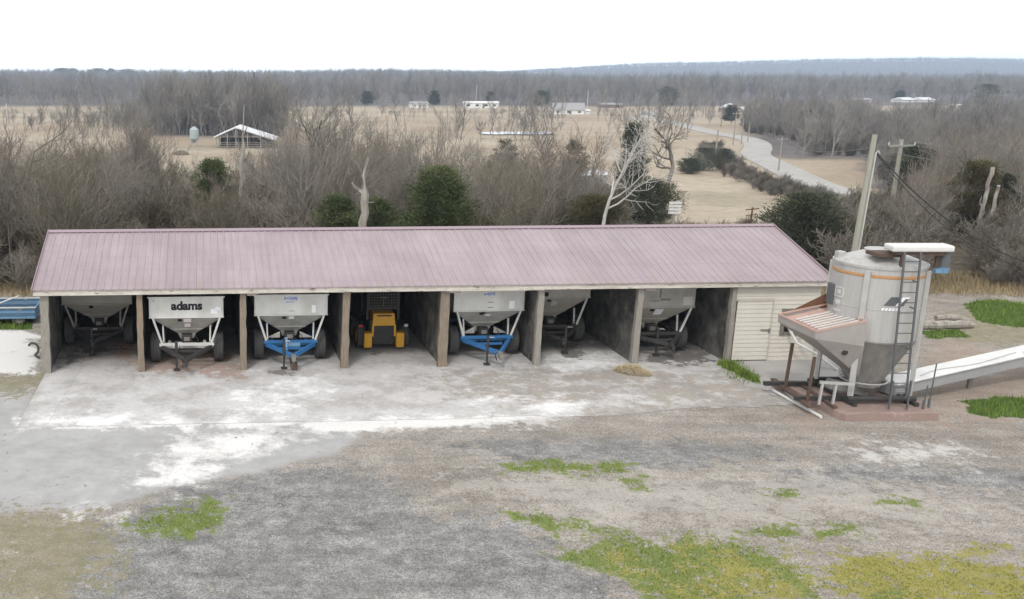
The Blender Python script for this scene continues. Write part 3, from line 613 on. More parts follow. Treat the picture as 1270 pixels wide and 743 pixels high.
leans = [(0.03, 0.0), (-0.02, 0.02), (0.0, 0), (0.02, 0), (0.0, 0), (0.0, 0), (0.03, 0), (0.0, 0)]
PW = [0.26, 0.2, 0.21, 0.24, 0.30, 0.20, 0.20, 0.17]
for i, a in enumerate(PA):
    w = PW[i]; mb = MB(); random.seed(100 + i); vs = []; n = 8
    for k in range(n + 1):
        z = -0.05 + 2.70 * k / n; ww = w * (1 + random.uniform(-.12, .12) + (0.08 if k == 0 else 0)); dx = leans[i][0] * (k / n - 0.5) + random.uniform(-.012, .012)
        vs += [(a + dx - ww / 2, -0.11, z), (a + dx + ww / 2, -0.11 + random.uniform(0, .02), z), (a + dx + ww / 2, 0.075, z), (a + dx - ww / 2, 0.075, z)]
    fs = [(k * 4 + j, k * 4 + (j + 1) % 4, k * 4 + 4 + (j + 1) % 4, k * 4 + 4 + j) for k in range(n) for j in range(4)]
    mb.add(vs, fs).build('post', M_greypost if i in (0, 5, 6, 7) else M_post, shed)
# storeroom front: lap siding with door and trimmed opening
mb = MB(); z = 0.02
D0, D1, DZ = 23.36, 24.62, 2.15
O0, O1, OZ0, OZ1 = 25.02, 26.02, 0.98, 1.80
while z < 2.66:
    h = 0.152
    spans = [(23.29, AW - 0.01)]
    if z < DZ: spans = [(D1, AW - 0.01)]
    if z + h > OZ0 and z < OZ1: spans = [(D1, O0), (O1, AW - 0.01)]
    for a0, a1 in spans:
        mb.add([(a0, -0.03, z), (a1, -0.03, z), (a1, -0.012, z + h), (a0, -0.012, z + h), (a0, 0.03, z), (a1, 0.03, z), (a1, 0.03, z + h), (a0, 0.03, z + h)],
               [(0, 1, 2, 3), (5, 4, 7, 6), (0, 4, 5, 1), (3, 2, 6, 7), (0, 3, 7, 4), (1, 5, 6, 2)])
    z += h + 0.0005
mb.build('siding_wall', M_siding, shed)
mb = MB(); z = 0.06
while z < DZ - 0.05:
    mb.add([(D0, -0.05, z), (D1 - .02, -0.05, z), (D1 - .02, -0.036, z + .15), (D0, -0.036, z + .15), (D0, 0.0, z), (D1 - .02, 0.0, z), (D1 - .02, 0.0, z + .15), (D0, 0.0, z + .15)],
           [(0, 1, 2, 3), (5, 4, 7, 6), (0, 4, 5, 1), (3, 2, 6, 7), (0, 3, 7, 4), (1, 5, 6, 2)]); z += .1505
door = mb.build('door', M_doorp, shed)
MB().box((D1 - 0.2, -0.065, 1.12), (0.30, 0.03, 0.045)).box((D1 - 0.05, -0.07, 1.10), (0.05, 0.04, 0.14)).build('latch', M_trimgrey, door)
MB().box((D1 - .01, -0.045, DZ / 2), (0.035, 0.03, DZ)).box(((D0 + D1) / 2, -0.045, DZ + .02), (D1 - D0, 0.03, 0.10)).build('door_trim', M_doortrim, shed)
wo = MB().box(((O0 + O1) / 2, 0.02, (OZ0 + OZ1) / 2), (O1 - O0, 0.03, OZ1 - OZ0)).build('window_opening', M_dark, shed)
mb = MB()
for a in (O0, O1): mb.box((a, -0.04, (OZ0 + OZ1) / 2), (0.12, 0.05, OZ1 - OZ0 + 0.12))
for zz in (OZ0, OZ1): mb.box(((O0 + O1) / 2, -0.043, zz), (O1 - O0 - 0.13, 0.05, 0.11))
mb.build('window_frame', M_trimgrey, wo)
for i in (2, 4, 6): MB().box((PA[i] + 0.30, -0.16, 2.62), (0.36, 0.1, 0.07)).build('lamp_bracket', M_greypost, shed)

# ------------------------------------------------------------------ fertiliser spreader trailers
def tyre(mb_t, mb_r, x, y, r=0.48, w=0.34):
    prof = [(r * .62, -w * .42), (r * .80, -w * .5), (r * .94, -w * .46), (r, -w * .34), (r, -w * .2), (r * .975, -w * .18), (r * .975, -w * .1), (r, -w * .08), (r, w * .08),
            (r * .975, w * .1), (r * .975, w * .18), (r, w * .2), (r, w * .34), (r * .94, w * .46), (r * .80, w * .5), (r * .62, w * .42)]
    mb_t.lathe(prof, 28, 'x', (x, y, r))
    mb_r.lathe([(0.001, -w * .18), (r * .25, -w * .2), (r * .3, -w * .1), (r * .55, -w * .12), (r * .63, -w * .4), (r * .63, w * .4), (r * .55, w * .12), (r * .3, w * .1), (0.001, w * .18)], 20, 'x', (x, y, r))
def spreader(label, u, v, bfront, hop, lowmat, frame, dx=0.0, zt=2.39, W=2.48, jack=(-0.35, -1.7), tip=(0.0, -1.85), foot=0.12, strutm=None, hb=0.69, framem=None, jackm=None):
    a = a_at(u, bfront, v); p = SW(a, bfront + 1.0, 0.03)
    t = empty('spreader_trailer', p, YAW + dx); tag(t, label, 'spreader trailer', 'spreader trailers parked in the shed bays')
    h = W / 2; zb = zt - hb; y0, y1 = -1.0, 1.7
    mb = MB(); th = 0.012   # walls of the upper box, open topped
    for (c_, d_) in (((0, y0, (zb + zt) / 2), (W, 0.02, hb)), ((0, y1, (zb + zt) / 2), (W, 0.02, hb)), ((-h + .01, (y0 + y1) / 2, (zb + zt) / 2), (0.02, y1 - y0 - .022, hb)), ((h - .01, (y0 + y1) / 2, (zb + zt) / 2), (0.02, y1 - y0 - .022, hb))):
        mb.box(c_, d_)
    for y in (y0 - .02, y1 + .02): mb.box((0, y, zt + .005), (W + .08, 0.06, 0.05)); mb.box((0, y * 1.002, zb + .0), (W + .03, 0.05, 0.035))
    for x in (-h, h): mb.box((x, (y0 + y1) / 2, zt + .004), (0.06, y1 - y0 - .03, 0.05))
    hb_ = mb.build('hopper_box', hop, t, bevel=0.006)
    mb = MB()
    q0 = [(-h + .02, y0, zb), (h - .02, y0, zb), (h - .02, y1, zb), (-h + .02, y1, zb)]; q1 = [(-.30, -0.35, .98), (.30, -0.35, .98), (.30, 1.2, .98), (-.30, 1.2, .98)]; q2 = [(x * .8, y, .80) for x, y, z_ in q1]
    mb.add(q0 + q1 + q2, [(i + k, (i + 1) % 4 + k, (i + 1) % 4 + 4 + k, i + 4 + k) for k in (0, 4) for i in range(4)] + [(11, 10, 9, 8)])
    # a raised seam across the sloping front plate
    f_ = 0.72; mb.beam((-h * (1 - f_) - .30 * f_ + .02, y0 + .65 * f_ - .02, zb + (.98 - zb) * f_), (h * (1 - f_) + .30 * f_ - .02, y0 + .65 * f_ - .02, zb + (.98 - zb) * f_), .03, .03)
    hl = mb.build('hopper_funnel', lowmat, t)
    MB().box((-0.22, y0 + .10, zb - .10), (0.13, 0.08, 0.11), (R(-40), 0, 0)).build('sight_window', M_dark, hl)
    MB().box((0, -0.45, .86), (0.34, 0.30, 0.24)).box((0, -0.62, .84), (0.2, 0.06, 0.14), m=1).box((0, -0.45, .70), (0.5, 0.4, 0.05)).build('gearbox', [M_black, M_rim], t, bevel=0.012)
    sm = strutm or M_strut
    for sx in (-1, 1):
        MB().beam((sx * (h - .12), y0 - .03, zb - .02), (sx * .84, y0 + .05, .80), .065, .065).build('strut', sm, t)
        MB().beam((sx * .78, y0 + .18, .80), (sx * .80, y0 + .28, 1.36), .05, .05).build('strut', sm, t)
        MB().beam((sx * (h - .12), y1, zb - .02), (sx * .84, y1 - .1, .78), .07, .07).build('strut', sm, t)
    mb = MB()
    mb.beam((-.92, y0 + .05, .75), (.92, y0 + .05, .75), .1, .1).beam((-.90, y1 - .1, .72), (.90, y1 - .1, .72), .1, .1)
    for sx in (-1, 1): mb.beam((sx * .80, y0 + .1, .71), (sx * .80, y1 - .15, .70), .09, .13)
    mb.beam((-.95, -.30, .50), (.95, -.30, .50), .12, .12).box((.6, -.30, .6), (.1, .2, .2)).box((-.6, -.30, .6), (.1, .2, .2))
    mb.build('frame', framem or frame, t, bevel=.008)
    mb = MB()
    for sx in (-1, 1): mb.beam((sx * .82, y0 + .05, .66), (tip[0] + sx * .05, tip[1], .50), .10, .14)
    mb.beam((-.45, y0 - .26, .60), (.45, y0 - .26, .60), .08, .08)
    tg = mb.build('tongue', frame, t, bevel=.008)
    MB().box((tip[0], tip[1] - .05, .49), (.16, .3, .11)).box((tip[0], tip[1] - .22, .43), (.11, .14, .14)).tube([(tip[0], tip[1] - .22, .30), (tip[0], tip[1] - .22, .56)], .03).build('hitch', M_rim if frame is M_blue else M_black, tg, bevel=.008)
    jx, jy = jack
    jk = MB().tube([(jx, jy, .04), (jx, jy, .52)], .035).tube([(jx, jy, .42), (jx, jy, 1.02)], .048).box((jx, jy, .03), (.2, .17, .03)).build('jack', jackm or M_black, t)
    MB().tube([(jx, jy, .96), (jx + .18, jy, .96), (jx + .18, jy - .08, .96)], .014, 6).build('jack_crank', M_strut, jk)
    for sx in (-1, 1):
        mt, mr = MB(), MB(); tyre(mt, mr, sx * 1.07, -.30, .51, .36)
        w_ = mr.build('rim', M_rim, t, True); w_.name = 'wheel'
        mt.build('tyre', M_tyre, w_, True)
    MB().tube([(-.25, -0.8, .62), (-.2, -1.2, .55), (tip[0] - .1, tip[1] + .1, .42), (tip[0] - .1, tip[1] - .1, .25)], .016, 6).build('hydraulic_hose', M_cable, t)
    MB().tube([(.1, -.6, .82), (.35, -.9, .70), (.38, -1.05, .95), (.30, -1.02, 1.05)], .015, 6).build('hydraulic_hose', M_cable, t)
    return t, hb_, hl, zb, y0
def decal(name, parent, x, z, w, h, m, y=-1.014, tilt=0.0):
    return MB().box((x, y, z), (w, 0.006, h), (tilt, 0, 0)).build(name, m, parent)
def funnel_decal(name, parent, x, f, w, h, m, zb, y0=-1.0):
    """a label lying on the sloping front plate, f = share of the way down"""
    sl = math.atan2(.65, zb - .98); n = Vector((0, -math.cos(sl), -math.sin(sl)))
    c_ = Vector((x, y0 + .65 * f, zb + (.98 - zb) * f)) + n * 0.012
    return MB().box(c_, (w, 0.006, h), (sl, 0, 0)).build(name, m, parent)

t, hb_, hl, zb, y0 = spreader('dusty spreader trailer parked deep in the first open bay beside the grey end wall', 120, 372, 2.7, M_hopperd, M_hopperd, M_black, tip=(-.1, -1.7), jack=(-.12, -1.85), strutm=M_rim, zt=2.34)
t, hb_, hl, zb, y0 = spreader('white spreader trailer with black lettering across its hopper and black tongue', 231, 385, 0.4, M_hopper, M_hopperg, M_black, tip=(-.02, -1.9), jack=(-.34, -1.45), framem=M_strut)
tm = text_mesh('adams', 0.50, 0.022, 0.003); tm.materials.append(M_decalblack); to = link('lettering', tm, hb_)
to.scale = (0.82, 0.80, 1); to.location = (0.02, -1.017, 2.09); to.rotation_euler = (R(90), 0, 0)
decal('sticker', hb_, .93, 1.90, .22, .16, M_sticker); decal('sticker', hb_, 1.06, 1.98, .18, .13, M_sticker); decal('sticker', hb_, -1.08, 2.28, .10, .08, M_strut)
funnel_decal('warning_label', hl, .03, .18, .26, .20, M_pinksticker, zb); funnel_decal('warning_label', hl, .03, .48, .20, .2, M_pinksticker, zb)
t, hb_, hl, zb, y0 = spreader('grey white spreader trailer on blue frame whose two tongue beams show evenly', 361, 378, 0.55, M_hopper, M_hopperg, M_blue, tip=(0.02, -1.75), jack=(-.28, -1.62))
def scribble(parent, x, z, w, h, m, n, seed):
    random.seed(seed); mb = MB(); k = x - w / 2
    while k < x + w / 2:
        ww = random.uniform(.02, .05); hh = h * random.uniform(.5, 1); mb.box((k, -1.014, z + random.uniform(-.1, .1) * h), (ww, .006, hh)); k += ww + random.uniform(.006, .02)
    return mb.build('faded_lettering', m, parent)
scribble(hb_, 0, 2.27, .44, .13, M_decalblue, 8, 1); scribble(hb_, -.02, 2.15, .26, .04, M_decalblue, 5, 2)
decal('sticker', hb_, .77, 1.90, .13, .26, M_sticker); decal('sticker', hb_, .02, 1.84, .2, .08, M_strut); funnel_decal('sticker', hl, .02, .16, .18, .15, M_sticker, zb)
MB().beam((-.2, -1.12, .70), (.3, -1.12, .70), .12, .12).beam((-.18, -1.3, .52), (-.18, -1.15, .95), .1, .06).build('tongue_brace', M_bluel, t)
for sx in (-1, 1): MB().prism([(sx * .82, -.6, .80), (sx * .34, -.6, 1.02), (sx * .34, -.6, .80)], .02).build('deflector_plate', M_hopperg, t)
MB().box((.05, -1.72, .12), (.22, .2, .24)).build('foot_block', M_rustd, t, bevel=.02)
t, hb_, hl, zb, y0 = spreader('grey white spreader trailer on blue frame with dark cross mark on its funnel', 606, 372, 0.75, M_hopper, M_hopperg, M_blue, tip=(.10, -2.0), jack=(-.22, -1.75), dx=R(1.5))
scribble(hb_, .02, 2.29, .40, .12, M_decalblue, 8, 3); decal('dash_mark', hb_, .05, 2.00, .20, .025, M_trimgrey); decal('dash_mark', hb_, .05, 1.82, .20, .025, M_trimgrey)
decal('sticker', hb_, .80, 1.90, .19, .27, M_sticker); funnel_decal('sticker', hl, .03, .26, .18, .09, M_sticker, zb)
funnel_decal('cross_mark', hl, -.18, .12, .22, .05, M_decalblack, zb); funnel_decal('cross_mark', hl, -.18, .12, .06, .14, M_decalblack, zb)
for sx in (-1, 1): MB().prism([(sx * .82, -.6, .80), (sx * .34, -.6, 1.04), (sx * .34, -.6, .80)], .02).build('deflector_plate', M_hopperg, t)
t, hb_, hl, zb, y0 = spreader('grey spreader trailer set far back behind the fifth wooden partition post', 690, 366, 2.1, M_hopperg, M_hopperd, M_black, zt=2.5, tip=(0.0, -1.75), jack=(.1, -1.9), strutm=M_strut)
decal('plate', hb_, -.18, 2.22, .62, .07, M_trimgrey); decal('plate', hb_, -.38, 1.94, .18, .16, M_dark); decal('plate', hb_, 1.02, 2.24, .13, .13, M_trimgrey); funnel_decal('sticker', hl, 0, .3, .2, .22, M_strut, zb)
t, hb_, hl, zb, y0 = spreader('grey spreader trailer with large pale patch, in the bay beside the storeroom', 819, 373, .9, M_hopperg, M_hopperd, M_black, tip=(.25, -1.5), jack=(-.05, -1.15), strutm=M_strut)
decal('plate', hb_, .18, 1.98, .36, .07, M_trimgrey); decal('plate', hb_, -.02, 2.22, .05, .34, M_trimgrey); decal('plate', hb_, -.18, 1.93, .3, .03, M_trimgrey); decal('sticker', hb_, .98, 1.92, .32, .30, M_strut)
funnel_decal('sticker', hl, .05, .28, .28, .32, M_sticker, zb)

# ------------------------------------------------------------------ yellow loader in the fourth bay
a = a_at(470, 2.9, 420)
sk = empty('skid_loader', SW(a, 2.55, 0.03), YAW); tag(sk, 'yellow skid loader with dark cab cage parked inside the fourth bay', 'loader')
mb = MB()
P = [(-.42, -.55, .88), (.42, -.55, .88), (.42, .2, .88), (-.42, .2, .88)]; Q = [(-.38, -.50, 1.33), (.38, -.50, 1.33), (.38, .25, 1.33), (-.38, .25, 1.33)]
mb.add(P + Q, [(3, 2, 1, 0), (4, 5, 6, 7), (0, 1, 5, 4), (1, 2, 6, 5), (2, 3, 7, 6), (3, 0, 4, 7)])
hd = mb.build('hood', M_yellow, sk, bevel=.03)
MB().box((0, -.535, 1.25), (.52, .02, .045)).build('hood_slot', M_black, hd)
for sx in (-1, 1):
    MB().beam((sx * .40, -.50, .5), (sx * .39, -.50, .92), .07, .12).build('corner_post', M_yellow, sk)
    MB().box((sx * .58, -.50, .38), (.29, .36, .54), (0, 0, 0)).build('side_panel', M_yellow, sk, bevel=.035)
    MB().box((sx * .82, -.42, .86), (.14, .06, .10)).build('tail_lamp', M_red if sx < 0 else M_strut, sk, bevel=.01)
    MB().beam((sx * .66, -.3, .62), (sx * .66, 1.0, .95), .12, .14).build('lift_arm', M_black, sk)
mb = MB().box((0, -.42, .52), (.74, .06, .68))
for k in range(7): mb.box((0, -.46, .25 + k * .09), (.7, .03, .025))
mb.build('grille', M_black, sk)
MB().box((0, .35, .62), (1.0, 1.4, .85)).build('body', M_black, sk, bevel=.03)
mb = MB()
for sx in (-1, 1):
    for y in (-.25, .95): mb.beam((sx * .56, y, 1.05), (sx * .56, y, 2.12), .07, .07)
    mb.beam((sx * .56, -.28, 2.12), (sx * .56, .98, 2.12), .07, .07)
for y in (-.25, .95): mb.beam((-.59, y, 2.13), (.59, y, 2.13), .07, .07)
mb.box((0, -.27, 1.48), (1.14, .06, .09)); mb.box((0, .35, 2.17), (1.2, 1.35, .04))
cg = mb.build('cab_cage', M_black, sk)
mb = MB()
for k in range(11): mb.beam((-.5 + k * .1, -.24, 1.5), (-.5 + k * .1, -.24, 2.1), .012, .012)
for k in range(6): mb.beam((-.53, -.245, 1.55 + k * .1), (.53, -.245, 1.55 + k * .1), .012, .012)
mb.build('cab_screen', M_trimgrey, cg)
MB().lathe([(.13, 0), (.15, .02), (.13, .04)], 16, 'z', (0.08, .1, 1.75)).tube([(.08, .1, 1.2), (.08, .1, 1.76)], .02).build('steering_wheel', M_trimgrey, sk)
for sx in (-1, 1):
    for y in (-.1, .95):
        mt, mr = MB(), MB(); tyre(mt, mr, sx * .80, y, .40, .27); w_ = mr.build('wheel', M_yellow, sk, True); mt.build('tyre', M_tyre, w_, True)

# ------------------------------------------------------------------ mixing bin with intake hopper, ladder and legs
PADZ = 0.24
mb = MB(); random.seed(5)
pc = [(16.75, 26.08), (19.5, 26.2), (19.8, 29.3), (16.35, 29.2)]
ring = []
for i in range(4):
    a0, a1 = Vector(pc[i]), Vector(pc[(i + 1) % 4])
    for k in range(8): q = a0.lerp(a1, k / 8); ring.append((q.x + random.uniform(-.05, .05), q.y + random.uniform(-.05, .05)))
k = len(ring)
mb.add([(x + random.uniform(-.04, .04), y - .03, -.05) for x, y in ring] + [(x, y, PADZ - random.uniform(0.01, .05)) for x, y in ring] + [(17.85 + (x - 17.85) * .95, 27.8 + (y - 27.8) * .95, PADZ) for x, y in ring],
       [(i, (i + 1) % k, k + (i + 1) % k, k + i) for i in range(k)] + [(k + i, k + (i + 1) % k, 2 * k + (i + 1) % k, 2 * k + i) for i in range(k)] + [tuple(2 * k + i for i in range(k))])
pad = mb.build('bin_footing', M_redconc); tag(pad, 'low crumbling reddish concrete footing under the grey mixing bin', 'footing')
TX, TY, TR = 18.25, 27.85, 1.18
bn = empty('mixing_bin', (TX, TY, PADZ)); tag(bn, 'grey steel mixing bin with orange stripe standing on four legs', 'feed bin')
def L(x, y, z): return (x - TX, y - TY, z - PADZ)
ZB, ZT = 2.14, 4.28; LO = 0.87
prof = [(TR, ZB - PADZ), (TR, 3.08 - PADZ), (TR + .012, 3.085 - PADZ), (TR + .012, 3.105 - PADZ), (TR, 3.11 - PADZ), (TR, ZT - .02 - PADZ), (TR + .03, ZT - .02 - PADZ), (TR + .03, ZT + .05 - PADZ), (TR - .01, ZT + .05 - PADZ)]
tw = MB().lathe(prof, 56).build('tank_wall', M_bin, bn, True)
MB().lathe([(TR + .004, 4.0 - PADZ), (TR + .006, 4.003 - PADZ), (TR + .006, 4.092 - PADZ), (TR + .004, 4.095 - PADZ)], 56).build('stripe', M_orange, tw, True)
MB().lathe([(TR + .02, ZB + .01 - PADZ), (TR + .02, ZB - .03 - PADZ), (TR, ZB - .04 - PADZ), (.46, .66 - PADZ), (.46, .56 - PADZ), (.44, .56 - PADZ)], 56).build('cone', M_cone, bn, True)
rfb = MB().lathe([(TR - .02, ZT + .04 - PADZ), (TR - .10, ZT + .10 - PADZ), (.45, ZT + .34 - PADZ), (.45, ZT + .40 - PADZ), (0.001, ZT + .42 - PADZ)], 40).build('bin_roof', M_bin, bn, True)
MB().box(L(17.35, 28.35, 4.42), (.22, .22, .22)).build('vent', M_bin, rfb, bevel=.02)
def patch(name, m, t0, t1, z0, z1, slant=0.0, off=.012, n=10, parent=tw):
    vs, fs = [], []
    for o_ in (off, .002):
        for k in range(n + 1):
            for j in (0, 1):
                t_ = R(t0 + (t1 - t0) * k / n + (slant if j else 0)); r_ = TR + o_; vs.append((r_ * math.cos(t_), r_ * math.sin(t_), (z1 if j else z0) - PADZ))
    h = 2 * (n + 1)
    for k in range(n): i = 2 * k; fs += [(i, i + 2, i + 3, i + 1), (h + i, h + i + 1, h + i + 3, h + i + 2), (i, h + i, h + i + 2, i + 2), (i + 1, i + 3, h + i + 3, h + i + 1)]
    fs += [(0, 1, h + 1, h), (2 * n, h + 2 * n, h + 2 * n + 1, 2 * n + 1)]
    return MB().add(vs, fs).build(name, m, parent)
em = patch('emblem', M_ladder, 248, 273, 3.24, 3.50, 8)
patch('emblem_slash', M_sticker, 262, 267, 3.25, 3.49, 9, .018, parent=em); patch('emblem_bar', M_sticker, 268, 279, 3.45, 3.50, 2, .018, parent=em)
mbn = [patch('emblem_lettering', M_sticker, 246 + k * 4.2, 248.6 + k * 4.2, 3.10, 3.17, 1, .012, 3) for k in range(6)]
for (t0, t1, z0, z1) in ((178, 196, 3.55, 3.58), (178, 180, 3.3, 3.56), (194, 196, 3.3, 3.56), (178, 196, 3.28, 3.31), (182, 192, 3.05, 3.20), (180, 195, 2.86, 2.92), (184, 190, 3.38, 3.50)): patch('faded_marking', M_strut, t0, t1, z0, z1, 0, .010, 6)
MB().box((-TR * .99, -.12 + .35, 3.30 - PADZ), (.10, .34, .62)).build('hatch', M_ladder, tw, bevel=.02)
for sx, sy in ((-1, -1), (1, -1), (-1, 1), (1, 1)):
    x, y = TX + sx * LO, TY + sy * LO
    lg = MB().beam(L(x, y, .36), L(x, y, 4.2), .15, .10, up=(sx, sy, 0)).build('leg', M_legs, bn, bevel=.01)
    MB().box(L(x, y, .31), (.26, .26, .09)).tube([L(x - .02, y - .13, .36), L(x - .02, y + .13, .36)], .10, 12).build('foot', M_black, lg, bevel=.01)
mb = MB()
for sy in (-1, 1): mb.tube([L(TX - 1.0, TY + sy * .93, .40), L(TX + 1.0, TY + sy * .93, .40)], .085, 10)
for sx in (-1, 1): mb.beam(L(TX + sx * .9, TY - 1.2, .30), L(TX + sx * .9, TY + 1.2, .30), .12, .1)
mb.beam(L(15.9, 27.2, .32), L(TX + 1, 27.2, .32), .14, .12).beam(L(15.7, 28.6, .32), L(TX + 1, 28.6, .32), .14, .12)
mb.build('base_frame', M_black, bn)
MB().beam(L(16.0, 26.55, .27), L(16.3, 29.2, .27), .16, .06).beam(L(16.7, 26.5, .27), L(16.9, 28.9, .27), .12, .06).build('skid_board', M_rustd, bn)
MB().tube([L(TX, TY, .60), L(TX, TY, .40)], [.42, .30], 20).box(L(TX - .5, TY - .1, .48), (1.2, .3, .26), (0, R(12), 0)).build('outlet_boot', M_cone, bn)
mb = MB(); t_ = [R(k * 9) for k in range(41)]
mb.tube([(math.cos(q) * .62, math.sin(q) * .62, .72 - PADZ) for q in t_], .025, 6, caps=False).build('ring_pipe', M_legs, bn)
# ladder
ld = MB()
bl_, tl_ = Vector(L(18.35, 26.35, .62)), Vector(L(18.14, 26.36, 4.86))
for sx in (-.225, .225): ld.beam(bl_ + Vector((sx, 0, 0)), tl_ + Vector((sx, 0, 0)), .05, .035)
for k in range(14): q = bl_.lerp(tl_, (k + .5) / 14.4); ld.tube([q + Vector((-.22, 0, 0)), q + Vector((.22, 0, 0))], .016, 6)
for z in (.34, .62, .8): q = bl_.lerp(tl_, z); ld.beam(q + Vector((.2, 0.02, 0)), q + Vector((.2, .2, 0)), .03, .03)
ld.build('ladder', M_ladder, bn)
mb = MB()
for sx in (-.5, .02): mb.beam(L(18.6 + sx, 26.3, .3), L(18.6 + sx, 26.3, 1.15), .045, .045)
mb.beam(L(18.6, 26.3, .95), L(18.1, 26.3, .95), .04, .04); mb.build('step_frame', M_ladder, bn)
# motor cover and blue motor on the top
mc = MB()
mc.box(L(18.62, 26.85, 4.90), (1.62, .55, .18), (0, R(-1), R(-6))); mc.build('motor_cover', M_whitep, bn, bevel=.05)
MB().box(L(18.6, 26.87, 4.76), (1.3, .4, .10), (0, 0, R(-6))).box(L(17.9, 27.2, 4.66), (.7, .6, .10)).beam(L(18.15, 26.78, 4.3), L(18.15, 26.78, 4.8), .08, .08).beam(L(19.15, 26.82, 4.3), L(19.15, 26.78, 4.8), .08, .08).build('drive_frame', M_rustd, bn)
MB().tube([L(19.34, 26.74, 4.80), L(19.34, 26.74, 4.36)], .13, 16).build('motor', M_ladder, bn, True)
MB().tube([L(19.34, 26.74, 4.36), L(19.34, 26.74, 4.20)], [.14, .12], 16).box(L(19.17, 26.72, 4.26), (.2, .12, .12)).build('motor_cap', M_bluel, bn)
# intake hopper
A_, B_, C_, D_ = Vector(L(15.95, 28.7, 2.50)), Vector(L(15.95, 26.7, 2.50)), Vector(L(17.35, 26.72, 2.80)), Vector(L(17.30, 28.6, 2.85))
b0_, b1_, b2_, b3_ = Vector(L(16.95, 28.2, 1.55)), Vector(L(16.95, 27.1, 1.55)), Vector(L(17.65, 27.15, 1.02)), Vector(L(17.65, 28.1, 1.02))
m1 = [Vector(L(15.95, 28.7, 2.28)), Vector(L(15.95, 26.7, 2.28)), Vector(L(17.40, 26.74, 2.05)), Vector(L(17.35, 28.6, 2.05))]
mb = MB(); top = [A_, B_, C_, D_]; low = [b0_, b1_, b2_, b3_]
vs = top + m1 + low + [p + Vector((.02, 0, -.0)) if i < 2 else p for i, p in enumerate([v * 1.0 for v in top])]
fs = [(i + k, (i + 1) % 4 + k, (i + 1) % 4 + 4 + k, i + 4 + k) for k in (0, 4) for i in range(4)] + [(11, 10, 9, 8)]
mb.add(top + m1 + low, fs)
ih = mb.build('intake_hopper', M_hopsteel, bn)
so_ = ih.modifiers.new('sheet', 'SOLIDIFY'); so_.thickness = .015; so_.offset = -1
# sunken pink floor, grate bars and rim
fl = [p + Vector((0, 0, -.10)) for p in top]; fl = [fl[0] + Vector((.03, -.03, 0)), fl[1] + Vector((.03, .03, 0)), fl[2] + Vector((-.03, .03, 0)), fl[3] + Vector((-.03, -.03, 0))]
MB().prism(fl[::-1], .02).build('hopper_floor', M_hopin, ih)
mb = MB()
for k in range(1, 8):
    q0, q1 = fl[1].lerp(fl[0], k / 10), fl[2].lerp(fl[3], k / 10); mb.beam(q0.lerp(q1, .12) + Vector((0, 0, .06)), q0.lerp(q1, .97) + Vector((0, 0, .06)), .05, .03)
mb.build('grate', M_whitep, ih)
mb = MB()
for i in range(4): mb.beam(top[i], top[(i + 1) % 4], .05, .05)
mb.build('hopper_rim', M_hopin, ih)
MB().prism([L(17.32, 28.55, 3.25), L(16.35, 28.75, 2.62), L(17.32, 28.62, 2.62)], .02).build('back_guard', M_rust, ih)
MB().tube([L(16.95, 26.98, 1.85), L(16.95, 26.82, 1.83)], .09, 12).build('side_bearing', M_black, ih)
for (x, y, zt_) in ((16.15, 27.0, 1.65), (16.2, 28.3, 1.7)):
    MB().beam(L(x, y, .28), L(x + .05, y, zt_), .08, .06).build('hopper_prop', M_rustd, bn)
mb = MB()
for x in (16.35, 16.75): mb.beam(L(x, 26.75, .28), L(x + .03, 26.75, .95), .06, .06)
mb.beam(L(16.3, 26.75, .96), L(17.3, 26.75, .90), .07, .08).build('stand', M_legs, bn)

# white conveyor leaving the bin to the right
cv = empty('conveyor', (19.0, 27.9, 0)); tag(cv, 'long white covered conveyor running out from the bin bottom', 'conveyor')
def LC(x, y, z): return (x - 19.0, y - 27.9, z)
p0, p1 = Vector(LC(18.9, 27.75, .46)), Vector(LC(29.0, 31.6, 1.02))
MB().beam(p0, p1, .62, .34).build('trough', M_augerg, cv, bevel=.01)
up = Vector((0, 0, 1)); 
MB().beam(p0 + up * .19, p1 + up * .19, .74, .05).build('lid', M_auger, cv, bevel=.015)
for f_ in (.35, .7): q = p0.lerp(p1, f_); MB().beam(q - up * .16, (q.x, q.y, 0), .10, .10).build('support', M_trimgrey, cv)
q = p0.lerp(p1, .57); MB().box(q + Vector((0, -.32, .10)), (.40, .30, .36), (0, 0, math.atan2(3.85, 10.1))).build('junction_box', M_auger, cv, bevel=.03)
MB().tube([p0.lerp(p1, f_) + Vector((.2 * math.sin(f_ * 30) * .3, -.15 - .1 * math.sin(f_ * 22), .235)) for f_ in np.linspace(.12, .53, 24)], .013, 6).build('power_cord', M_legs, cv)

# small things about the bin
for (u, v, h, lab) in ((1143, 517, .95, 'thin dark steel stake beside the bin footing, the shorter one'), (1150, 514, 1.55, 'taller thin steel stake beside the bin footing')):
    p = G(u, v); tag(MB().tube([(p[0], p[1], 0), (p[0] + .01, p[1], h * .5), (p[0] + .03, p[1], h)], .018, 6).tube([(p[0], p[1], 0), (p[0], p[1], .5)], .032, 6).build('steel_stake', M_ladder), lab, 'stake', 'steel stakes by the bin')
def pipe(name, pts, r, m, lab, cat, grp=None):
    return tag(MB().tube(pts, r, 10).build(name, m, smooth=True), lab, cat, grp)
pa, pb = SW(25.05, -.12, 1.45), SW(26.3, -1.3, .05)
pipe('drain_pipe', [pa, pa.lerp(pb, .25) + Vector((0, 0, -.35)), pa.lerp(pb, .6) + Vector((0, 0, -.12)), pb], .045, M_whitep, 'white plastic pipe sloping down from the storeroom opening, the longer one', 'pipe', 'white pipes by the storeroom')
pa, pb = SW(25.6, -.15, 1.25), SW(26.4, -1.0, .25)
